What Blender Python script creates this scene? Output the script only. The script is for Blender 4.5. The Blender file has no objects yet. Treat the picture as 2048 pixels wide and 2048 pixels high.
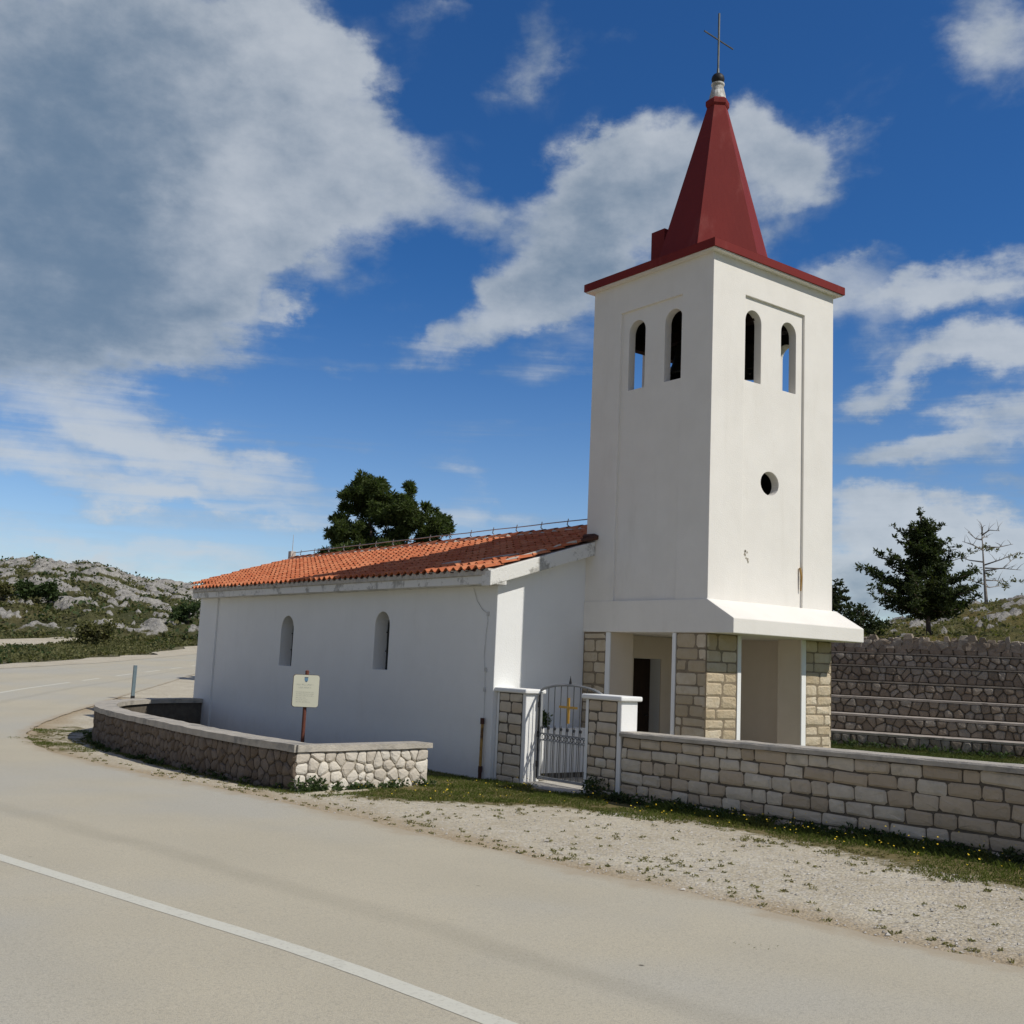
SUN_E=3.5;SKY_STR=.10;SKY_SAT=1.1;SKY_VAL=1.0;CLOUD_DARK=(1.6,2.3,3.1);CLOUD_BRIGHT=(5.6,6.0,6.4)
import bpy, bmesh, math, random
from mathutils import Vector, Matrix, noise
R=math.radians
random.seed(7)
scene=bpy.context.scene
col=scene.collection
# ---------------------------------------------------------------- helpers
def ss(a,b,x):
    t=min(1.0,max(0.0,(x-a)/(b-a)));return t*t*(3-2*t)
def lerp(a,b,t): return a+(b-a)*t
def tag(o,label=None,cat=None,group=None,kind=None):
    if label: o['label']=label
    if cat: o['category']=cat
    if group: o['group']=group
    if kind: o['kind']=kind
    return o
def thing(name,loc,label,cat,group=None):
    o=bpy.data.objects.new(name,None);col.objects.link(o);o.location=loc;o.empty_display_size=.3
    return tag(o,label,cat,group)
def wloc(o):
    p=Vector((0,0,0))
    while o is not None:
        p+=Vector(o.location);o=o.parent
    return p
class MB:
    def __init__(s): s.v=[];s.f=[];s.m=[];s.t=[]
    def add(s,vs,fs,tint=1.0,mi=0):
        b=len(s.v);s.v.extend(tuple(v) for v in vs)
        for f in fs: s.f.append(tuple(i+b for i in f));s.m.append(mi);s.t.append(tint)
    def box(s,x0,x1,y0,y1,z0,z1,tint=1.0,mi=0):
        s.add([(x0,y0,z0),(x1,y0,z0),(x1,y1,z0),(x0,y1,z0),(x0,y0,z1),(x1,y0,z1),(x1,y1,z1),(x0,y1,z1)],
          [(0,3,2,1),(4,5,6,7),(0,1,5,4),(1,2,6,5),(2,3,7,6),(3,0,4,7)],tint,mi)
    def prism(s,poly,ext,tint=1.0,mi=0):
        n=len(poly);e=Vector(ext)
        vs=[Vector(p) for p in poly]+[Vector(p)+e for p in poly]
        s.add(vs,[tuple(range(n-1,-1,-1)),tuple(range(n,2*n))]+[(i,(i+1)%n,(i+1)%n+n,i+n) for i in range(n)],tint,mi)
    def tube(s,p0,p1,r0,r1=None,n=8,tint=1.0,mi=0,caps=True):
        r1=r0 if r1 is None else r1
        p0=Vector(p0);p1=Vector(p1);d=(p1-p0)
        if d.length<1e-6:return
        d.normalize();a=d.orthogonal().normalized();b=d.cross(a)
        vs=[];
        for p,r in((p0,r0),(p1,r1)):
            for i in range(n):
                t=2*math.pi*i/n;vs.append(p+a*(r*math.cos(t))+b*(r*math.sin(t)))
        fs=[(i,(i+1)%n,(i+1)%n+n,i+n) for i in range(n)]
        if caps: fs+=[tuple(range(n-1,-1,-1)),tuple(range(n,2*n))]
        s.add(vs,fs,tint,mi)
    def path(s,pts,radii,n=7,tint=1.0,mi=0):
        pts=[Vector(p) for p in pts];k=len(pts)
        if not hasattr(radii,'__len__'): radii=[radii]*k
        vs=[];fs=[];prev=None
        for i,p in enumerate(pts):
            d=(pts[min(i+1,k-1)]-pts[max(i-1,0)])
            if d.length<1e-9:d=Vector((0,0,1))
            d.normalize()
            a=d.orthogonal().normalized() if prev is None else (prev-d*prev.dot(d)).normalized()
            prev=a;b=d.cross(a)
            for j in range(n):
                t=2*math.pi*j/n;vs.append(p+a*(radii[i]*math.cos(t))+b*(radii[i]*math.sin(t)))
        for i in range(k-1):
            for j in range(n):
                fs.append((i*n+j,i*n+(j+1)%n,(i+1)*n+(j+1)%n,(i+1)*n+j))
        fs+=[tuple(range(n-1,-1,-1)),tuple((k-1)*n+j for j in range(n))]
        s.add(vs,fs,tint,mi)
    def build(s,name,mats,parent=None,smooth=False,normals=True,origin=None,tints=True):
        me=bpy.data.meshes.new(name)
        o0=wloc(parent) if parent else Vector(origin or (0,0,0))
        me.from_pydata([(v[0]-o0.x,v[1]-o0.y,v[2]-o0.z) for v in s.v],[],s.f)
        if not isinstance(mats,(list,tuple)): mats=[mats]
        for m in mats: me.materials.append(m)
        me.polygons.foreach_set('material_index',s.m)
        if smooth: me.polygons.foreach_set('use_smooth',[True]*len(s.f))
        if tints:
            at=me.attributes.new('tint','FLOAT','FACE');at.data.foreach_set('value',s.t)
        if normals:
            bm=bmesh.new();bm.from_mesh(me);bmesh.ops.recalc_face_normals(bm,faces=bm.faces[:]);bm.to_mesh(me);bm.free()
        me.update()
        o=bpy.data.objects.new(name,me);col.objects.link(o)
        if parent: o.parent=parent
        else: o.location=o0
        return o
def bevel(o,w,seg=2,ang=40):
    m=o.modifiers.new('bevel','BEVEL');m.width=w;m.segments=seg;m.limit_method='ANGLE';m.angle_limit=R(ang);m.harden_normals=False
def apply_bool(o,cutters):
    for c in cutters:
        m=o.modifiers.new('b','BOOLEAN');m.operation='DIFFERENCE';m.solver='EXACT';m.object=c
    dg=bpy.context.evaluated_depsgraph_get();dg.update()
    ne=bpy.data.meshes.new_from_object(o.evaluated_get(dg))
    o.modifiers.clear();o.data=ne
    for c in cutters: bpy.data.objects.remove(c,do_unlink=True)
# ---------------------------------------------------------------- materials
class NT:
    def __init__(s,nt): s.nt=nt
    def n(s,typ,**kw):
        nd=s.nt.nodes.new(typ)
        for k,v in kw.items():
            if k.startswith('i_'):
                key=k[2:];key=int(key) if key.isdigit() else key
                s.setin(nd,key,v)
            else: setattr(nd,k,v)
        return nd
    def setin(s,nd,key,v):
        if isinstance(v,bpy.types.NodeSocket): s.nt.links.new(v,nd.inputs[key])
        else: nd.inputs[key].default_value=v
    def math(s,op,a,b=0.0,c=0.0,clamp=False):
        nd=s.nt.nodes.new('ShaderNodeMath');nd.operation=op;nd.use_clamp=clamp
        for i,x in enumerate((a,b,c)): s.setin(nd,i,x)
        return nd.outputs[0]
    def mix(s,f,a,b,blend='MIX'):
        nd=s.nt.nodes.new('ShaderNodeMix');nd.data_type='RGBA';nd.blend_type=blend
        s.setin(nd,0,f)
        for k,x in ((6,a),(7,b)):
            if isinstance(x,tuple) and len(x)==3:x=(*x,1)
            s.setin(nd,k,x)
        return nd.outputs[2]
    def noise(s,vec,scale,detail=4,rough=.55,dist=0.0):
        nd=s.n('ShaderNodeTexNoise');s.setin(nd,'Vector',vec);nd.inputs['Scale'].default_value=scale
        nd.inputs['Detail'].default_value=detail;nd.inputs['Roughness'].default_value=rough;nd.inputs['Distortion'].default_value=dist
        return nd.outputs[0]
    def ramp(s,x,a,b):
        nd=s.n('ShaderNodeMapRange',interpolation_type='SMOOTHSTEP')
        s.setin(nd,0,x);nd.inputs[1].default_value=a;nd.inputs[2].default_value=b
        return nd.outputs[0]
    def pos(s): return s.n('ShaderNodeNewGeometry').outputs['Position']
    def attr(s,name): 
        nd=s.n('ShaderNodeAttribute');nd.attribute_name=name;return nd.outputs['Fac']
    def scalev(s,vec,sc):
        nd=s.n('ShaderNodeVectorMath',operation='MULTIPLY');s.setin(nd,0,vec);nd.inputs[1].default_value=sc;return nd.outputs[0]
def newmat(name):
    m=bpy.data.materials.new(name);m.use_nodes=True;nt=m.node_tree;nt.nodes.clear()
    N=NT(nt);out=N.n('ShaderNodeOutputMaterial');b=N.n('ShaderNodeBsdfPrincipled')
    nt.links.new(b.outputs[0],out.inputs[0]);b.inputs['Specular IOR Level'].default_value=.25
    return m,N,b
def pmat(name,c1,c2=None,scale=3.0,c3=None,scale3=.6,r3=(.5,.7),rough=.85,bump=0.0,bscale=40.0,tint=0.0,metal=0.0,spec=.25,detail=5,bdist=.01,stretch=(1,1,1)):
    m,N,b=newmat(name);p=N.scalev(N.pos(),stretch)
    c2=c2 or c1
    f=N.ramp(N.noise(p,scale,detail,.6),.3,.7)
    c=N.mix(f,c1,c2)
    if c3: c=N.mix(N.ramp(N.noise(p,scale3,6,.65),*r3),c,c3)
    if tint: 
        t=N.attr('tint');c=N.mix(tint,c,N.mix(1.0,c,N.n('ShaderNodeCombineColor',i_0=t,i_1=t,i_2=t).outputs[0],'MULTIPLY'))
    N.setin(b,'Base Color',c);b.inputs['Roughness'].default_value=rough;b.inputs['Metallic'].default_value=metal;b.inputs['Specular IOR Level'].default_value=spec
    if bump:
        bp=N.n('ShaderNodeBump');bp.inputs['Strength'].default_value=bump;bp.inputs['Distance'].default_value=bdist
        N.setin(bp,'Height',N.noise(p,bscale,5,.65));N.setin(b,'Normal',bp.outputs[0])
    return m
M={}
def plaster(name,c1,c2,dirt,stain=(.5,.75),rs=.5):
    m,N,b=newmat(name);p=N.pos()
    c=N.mix(N.ramp(N.noise(p,1.3,5,.6),.3,.7),c1,c2)
    st=N.noise(N.scalev(p,(1.6,1.6,.35)),1.1,7,.68)
    c=N.mix(N.math('MULTIPLY',N.ramp(st,*stain),rs),c,dirt)
    z=N.n('ShaderNodeSeparateXYZ',i_0=p).outputs[2]
    sp=N.math('ADD',z,N.math('MULTIPLY',N.math('SUBTRACT',N.noise(p,2.6,7,.72),.5),1.1))
    c=N.mix(N.math('MULTIPLY',N.ramp(sp,.55,-.1),.45),c,dirt)
    c=N.mix(N.math('MULTIPLY',N.ramp(N.noise(N.scalev(p,(5,5,.5)),1.4,6,.7),.60,.72),.16),c,dirt)
    N.setin(b,'Base Color',c);b.inputs['Roughness'].default_value=.9;b.inputs['Specular IOR Level'].default_value=.15
    bp=N.n('ShaderNodeBump');bp.inputs['Strength'].default_value=.35;bp.inputs['Distance'].default_value=.012
    N.setin(bp,'Height',N.math('ADD',N.noise(p,45,4,.6),N.math('MULTIPLY',N.noise(p,4,3,.5),.8)));N.setin(b,'Normal',bp.outputs[0])
    return m
M['tower']=plaster('cream_plaster',(.82,.79,.735),(.78,.75,.695),(.65,.615,.55),(.52,.78),.4)
M['nave']=plaster('white_plaster',(.82,.825,.81),(.79,.795,.78),(.60,.59,.56),(.55,.8),.22)
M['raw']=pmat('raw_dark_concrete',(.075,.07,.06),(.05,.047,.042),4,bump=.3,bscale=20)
M['white']=plaster('white_paint',(.86,.86,.84),(.82,.82,.80),(.62,.61,.57),(.6,.8),.35)
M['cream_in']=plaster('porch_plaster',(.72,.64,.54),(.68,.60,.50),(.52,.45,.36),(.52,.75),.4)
# weathered fascia: white paint flaking to grey concrete
def flaky():
    m,N,b=newmat('flaking_painted_concrete');p=N.pos()
    w=N.ramp(N.noise(p,2.2,8,.72),.50,.60);g=N.ramp(N.noise(p,9,6,.7),.35,.65)
    c=N.mix(w,(.74,.73,.69),N.mix(g,(.34,.33,.30),(.52,.51,.47)))
    c=N.mix(N.ramp(N.noise(p,3.1,7,.7),.64,.72),c,(.10,.095,.085))
    N.setin(b,'Base Color',c);b.inputs['Roughness'].default_value=.92
    bp=N.n('ShaderNodeBump');bp.inputs['Strength'].default_value=.5;bp.inputs['Distance'].default_value=.02
    N.setin(bp,'Height',N.noise(p,18,6,.7));N.setin(b,'Normal',bp.outputs[0]);return m
M['flaky']=flaky()
M['spire']=pmat('dark_red_painted_sheet',(.198,.025,.022),(.172,.022,.020),1.6,(.250,.060,.052),1.4,(.52,.72),rough=.7,bump=.25,bscale=14,spec=.14,stretch=(1,1,.35))
M['metal_galv']=pmat('galvanised_steel',(.42,.43,.42),(.32,.33,.32),6,rough=.5,metal=.55,spec=.4)
M['cross']=pmat('weathered_dark_steel',(.16,.17,.16),(.11,.12,.115),8,rough=.5,metal=.4)
M['black']=pmat('black_iron',(.018,.018,.02),(.028,.026,.026),8,rough=.55,bump=.1,bscale=80)
M['iron_grey']=pmat('grey_painted_iron',(.30,.31,.32),(.22,.23,.24),9,rough=.5,bump=.05,bscale=80)
M['iron_dark']=pmat('dark_grey_iron',(.085,.088,.092),(.06,.062,.065),9,rough=.5)
M['gold']=pmat('gold_painted_iron',(.62,.36,.06),(.52,.29,.05),12,rough=.4,metal=.25,spec=.5)
M['bronze']=pmat('dark_bronze',(.06,.05,.035),(.04,.04,.03),6,rough=.45,metal=.6)
M['darkwood']=pmat('dark_stained_wood',(.030,.017,.010),(.020,.011,.007),3,rough=.7,bump=.2,bscale=30,stretch=(6,6,.6))
M['glass']=pmat('dark_window_glass',(.012,.013,.015),(.016,.017,.02),3,rough=.12,spec=.5)
def tilemat():
    m,N,b=newmat('terracotta_roof_tile');p=N.pos();t=N.attr('tint')
    c=N.mix(N.ramp(N.noise(p,5,5,.6),.3,.7),(.50,.150,.063),(.42,.115,.048))
    c=N.mix(N.ramp(t,.0,1.0),c,(.58,.22,.105))
    c=N.mix(N.math('MULTIPLY',N.ramp(N.noise(p,1.4,8,.75),.56,.72),.55),c,(.13,.075,.05))
    c=N.mix(N.math('MULTIPLY',N.ramp(N.noise(p,13,6,.7),.60,.70),.5),c,(.55,.42,.33))
    N.setin(b,'Base Color',c);b.inputs['Roughness'].default_value=.85
    bp=N.n('ShaderNodeBump');bp.inputs['Strength'].default_value=.3;bp.inputs['Distance'].default_value=.01
    N.setin(bp,'Height',N.noise(p,40,5,.65));N.setin(b,'Normal',bp.outputs[0]);return m
M['tile']=tilemat()
M['mortar_pale']=pmat('pale_lime_mortar',(.55,.52,.47),(.42,.40,.36),8,(.2,.19,.17),3,(.58,.7),bump=.5,bscale=30)
def stonemat(name,c1,c2,c3,lich,bstr=.6):
    m,N,b=newmat(name);p=N.pos();t=N.attr('tint')
    c=N.mix(N.ramp(N.noise(p,6,6,.65),.3,.7),c1,c2)
    c=N.mix(N.ramp(t,.55,1.0),N.mix(.5,c,c3),c)
    c=N.mix(N.math('MULTIPLY',N.ramp(N.noise(p,3.3,8,.75),.56,.70),.6),c,lich)
    sh=N.math('MULTIPLY_ADD',t,.5,.55)
    c=N.mix(1.0,c,N.n('ShaderNodeCombineColor',i_0=sh,i_1=sh,i_2=sh).outputs[0],'MULTIPLY')
    N.setin(b,'Base Color',c);b.inputs['Roughness'].default_value=.92;b.inputs['Specular IOR Level'].default_value=.15
    bp=N.n('ShaderNodeBump');bp.inputs['Strength'].default_value=bstr;bp.inputs['Distance'].default_value=.025
    N.setin(bp,'Height',N.math('ADD',N.noise(p,22,7,.7),N.math('MULTIPLY',N.noise(p,6,4,.6),1.2)));N.setin(b,'Normal',bp.outputs[0]);return m
M['stone']=stonemat('grey_limestone_blocks',(.66,.59,.48),(.55,.495,.405),(.64,.48,.31),(.33,.30,.24))
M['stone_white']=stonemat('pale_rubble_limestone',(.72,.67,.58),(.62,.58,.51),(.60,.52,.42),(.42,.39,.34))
M['stone_gold']=stonemat('honey_limestone_cladding',(.58,.48,.34),(.66,.58,.45),(.50,.38,.22),(.36,.29,.2),.8)
M['stone_dark']=stonemat('dark_weathered_rubble',(.34,.30,.25),(.225,.20,.17),(.32,.245,.175),(.115,.11,.10),.9)
M['stone_brown']=stonemat('shade_darkened_brown_rubble',(.225,.185,.15),(.165,.138,.113),(.22,.165,.115),(.095,.08,.065),.8)  # weathered brown stone, colour darkened further for the wall's shaded side
M['ledge']=pmat('worn_pinkish_ledge',(.34,.30,.255),(.26,.23,.20),6,(.14,.125,.11),2.4,(.54,.66),bump=.6,bscale=30)
M['ledge_pale']=pmat('pale_worn_ledge',(.46,.405,.35),(.36,.32,.28),6,(.18,.16,.14),2.4,(.54,.66),bump=.6,bscale=30)
M['cable']=pmat('white_painted_cable',(.60,.60,.58),(.5,.5,.48),8)
M['joint']=pmat('recessed_joint_mortar',(.15,.128,.10),(.105,.09,.072),9,bump=.5,bscale=40)
M['joint_pale']=pmat('pale_joint_mortar',(.40,.36,.29),(.30,.27,.21),9,bump=.5,bscale=40)
M['joint_gold']=pmat('tan_joint_mortar',(.27,.215,.145),(.20,.16,.11),9,bump=.5,bscale=40)
M['coping']=pmat('rough_concrete_coping',(.50,.46,.395),(.39,.36,.31),5,(.25,.24,.22),2,(.52,.68),bump=.7,bscale=35,bdist=.02)
M['sign']=pmat('cream_sign_sheet',(.74,.73,.58),(.71,.70,.56),2,rough=.6)
M['signtext']=pmat('faded_sign_print',(.40,.41,.35),(.36,.37,.32),6,rough=.7)
M['signblue']=pmat('blue_emblem_print',(.16,.30,.44),(.12,.24,.38),6,rough=.7)
M['signdark']=pmat('dark_emblem_print',(.10,.14,.20),None,6,rough=.7)
M['brownpost']=pmat('rust_brown_painted_post',(.17,.060,.040),(.12,.042,.03),6,rough=.6)
M['pipe']=pmat('weathered_yellow_pipe',(.42,.27,.08),(.30,.17,.05),7,(.10,.05,.03),4,(.55,.65),rough=.6)
M['rust']=pmat('rusty_iron',(.10,.045,.03),(.06,.03,.025),12,rough=.8)
M['bluegrey']=pmat('blue_grey_marker_post',(.12,.17,.20),(.16,.21,.23),8,rough=.6)
M['bark']=pmat('grey_brown_bark',(.13,.10,.08),(.08,.062,.05),7,bump=.8,bscale=18,bdist=.03,stretch=(1,1,.3))
M['bark_pale']=pmat('pale_dead_bark',(.30,.27,.24),(.20,.18,.16),7,bump=.6,bscale=18)
def leafmat(name,c1,c2,c3):
    m,N,b=newmat(name);t=N.attr('tint');p=N.pos()
    c=N.mix(t,c1,c2);c=N.mix(N.math('MULTIPLY',N.ramp(N.noise(p,1.1,3,.6),.5,.7),.6),c,c3)
    N.setin(b,'Base Color',c);b.inputs['Roughness'].default_value=.7;b.inputs['Specular IOR Level'].default_value=.2
    tr=N.n('ShaderNodeBsdfTranslucent');N.setin(tr,'Color',N.mix(1.0,c,(1.5,1.7,.8,1),'MULTIPLY'))
    mx=N.n('ShaderNodeMixShader');mx.inputs[0].default_value=.30;N.nt.links.new(b.outputs[0],mx.inputs[1]);N.nt.links.new(tr.outputs[0],mx.inputs[2])
    N.nt.links.new(mx.outputs[0],[n for n in N.nt.nodes if n.type=='OUTPUT_MATERIAL'][0].inputs[0])
    return m
M['pine']=leafmat('pine_needles',(.036,.055,.018),(.095,.125,.038),(.08,.09,.03))
M['cypress']=leafmat('dark_conifer_foliage',(.024,.036,.014),(.068,.088,.032),(.066,.066,.028))
M['holm']=leafmat('dark_evergreen_leaves',(.018,.028,.014),(.048,.062,.026),(.055,.052,.03))
M['scrub']=leafmat('dry_scrub_leaves',(.085,.090,.038),(.18,.175,.075),(.19,.155,.075))
M['bush']=leafmat('green_bush_leaves',(.030,.050,.020),(.080,.115,.042),(.065,.07,.032))
M['grass']=leafmat('verge_grass_blades',(.070,.098,.020),(.175,.205,.050),(.20,.175,.06))
M['lawn']=leafmat('courtyard_grass_blades',(.060,.080,.020),(.125,.140,.045),(.14,.125,.05))
M['weed']=leafmat('flat_verge_weeds',(.13,.125,.05),(.25,.225,.10),(.24,.19,.10))
M['yellow']=pmat('yellow_petals',(.75,.48,.02),(.70,.55,.05),9,rough=.7)
# ---------------------------------------------------------------- terrain
CX,CY,CZ=-12.96,-11.84,1.936
YAW=52.7505
FX,FY=math.cos(R(YAW)),math.sin(R(YAW))
def st(x,y):
    dx,dy=x-CX,y-CY
    return dx*FX+dy*FY, dx*FY-dy*FX
def xy(s,t): return (CX+s*FX+t*FY, CY+s*FY-t*FX)
def pl(tab,x):
    if x<=tab[0][0]: return tab[0][1]
    for (a,b),(c,d) in zip(tab,tab[1:]):
        if x<=c: return b+(d-b)*(x-a)/(c-a)
    return tab[-1][1]
LTOP=[(-.8,.055),(-.5,.064),(-.469,.068),(-.43,.0735),(-.406,.0685),(-.377,.0715),(-.353,.0635),(-.333,.0575),(-.304,.0535),(-.287,.052),(-.2,.045),(-.1,.035)]
RTOP=[(.1,.02),(.2,.026),(.308,.033),(.366,.046),(.405,.055),(.469,.063),(.6,.064),(.8,.06)]
# terraces
TA=Vector((10.6,5.37));TD=Vector((.39,-.92)).normalized();TN=Vector((.92,.39)).normalized()
TZ=[.05,.57,.985,1.42,1.84,2.28,2.66,3.02]
TT=.92
def tern(x,y): # distance behind terrace base line
    return (Vector((x,y))-TA).dot(TN)
def h(x,y):
    s,t=st(x,y)
    base=0.3-0.3*min(max(s,-10),20)/18.4+0.012*max(0,min(t,12))*ss(22,10,s)
    a=t/max(s,1.0)
    d=s-24;L=0.0
    if d>0:
        L=0.026*d*ss(0,14,d)
        if s>80: L+=0.03*(min(s,104)-80)*ss(80,88,s)
        if s>92:
            top=1.94+pl(LTOP,a)*150; b0=2.55
            k=min(1,(s-92)/58)
            L=lerp(L,max(L,b0+(top-b0)*(k**.8)),ss(92,100,s))
            if s>150: L-=0.06*(s-150)
            L=max(L,-4)
    Rr=0.0
    q=tern(x,y)
    if a>.1:
        top=1.94+pl(RTOP,a)*75
        if q>0:
            k=min(1,q/(TT*7))
            Rr=3.0*k**1.6
        if q>TT*7:
            k=max(0,min(1,(q-TT*7)/32))
            Rr=lerp(3.0,max(3.0,top),k**.9)
            if q>TT*7+32: Rr-=.09*(q-TT*7-32)
            Rr=max(Rr,-4)
        Rr*=ss(.12,.24,a)
    w=ss(-0.2,0.2,a)
    return base+(1-w)*L+w*Rr
# ---------------------------------------------------------------- camera
cam=bpy.data.cameras.new('camera');camo=bpy.data.objects.new('camera',cam);col.objects.link(camo)
cam.sensor_fit='HORIZONTAL';cam.sensor_width=36;cam.lens=36*2182.08/2048;cam.clip_start=.1;cam.clip_end=6000
pit,rol,yaw=R(7.79770),R(2.53683),R(YAW)
Fv=Vector((math.cos(pit)*math.cos(yaw),math.cos(pit)*math.sin(yaw),math.sin(pit)))
Rv=Vector((math.sin(yaw),-math.cos(yaw),0));Uv=Rv.cross(Fv)
R2=Rv*math.cos(rol)+Uv*math.sin(rol);U2=-Rv*math.sin(rol)+Uv*math.cos(rol)
camo.matrix_world=Matrix(((R2.x,U2.x,-Fv.x,CX),(R2.y,U2.y,-Fv.y,CY),(R2.z,U2.z,-Fv.z,CZ),(0,0,0,1)))
scene.camera=camo
# ---------------------------------------------------------------- light
SD=Vector((.473,-1.0,1.10)).normalized()          # towards the sun
sun=bpy.data.lights.new('sun','SUN');sun.energy=SUN_E;sun.angle=R(.5);sun.color=(1.0,.955,.87)
so=bpy.data.objects.new('sun',sun);col.objects.link(so);so.rotation_euler=SD.to_track_quat('Z','Y').to_euler();so.location=(10,-20,30)
w=bpy.data.worlds.new('World');scene.world=w;w.use_nodes=True
nt=w.node_tree;nt.nodes.clear();N=NT(nt)
out=N.n('ShaderNodeOutputWorld');bg=N.n('ShaderNodeBackground');nt.links.new(bg.outputs[0],out.inputs[0])
sky=N.n('ShaderNodeTexSky',sky_type='NISHITA',sun_disc=False)
sky.sun_elevation=math.asin(SD.z);sky.sun_rotation=math.atan2(SD.x,SD.y);sky.altitude=200;sky.air_density=1.0;sky.dust_density=.25;sky.ozone_density=3.0
elv=N.math('MULTIPLY',N.math('ARCSINE',N.n('ShaderNodeSeparateXYZ',i_0=N.n('ShaderNodeTexCoord').outputs['Generated']).outputs[2]),57.29578)
skyc=N.n('ShaderNodeHueSaturation');N.setin(skyc,'Color',sky.outputs[0]);skyc.inputs['Saturation'].default_value=SKY_SAT;skyc.inputs['Value'].default_value=SKY_VAL
dirv=N.n('ShaderNodeTexCoord').outputs['Generated']
sep=N.n('ShaderNodeSeparateXYZ',i_0=dirv)
az=N.math('ARCTAN2',sep.outputs[1],sep.outputs[0])
az=N.math('MULTIPLY',N.math('SUBTRACT',R(YAW),az),57.29578)       # degrees, clockwise from the church
az=N.math('SUBTRACT',N.math('WRAP',az,180.0,-180.0),0.0)
el=N.math('MULTIPLY',N.math('ARCSINE',sep.outputs[2]),57.29578)
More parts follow.
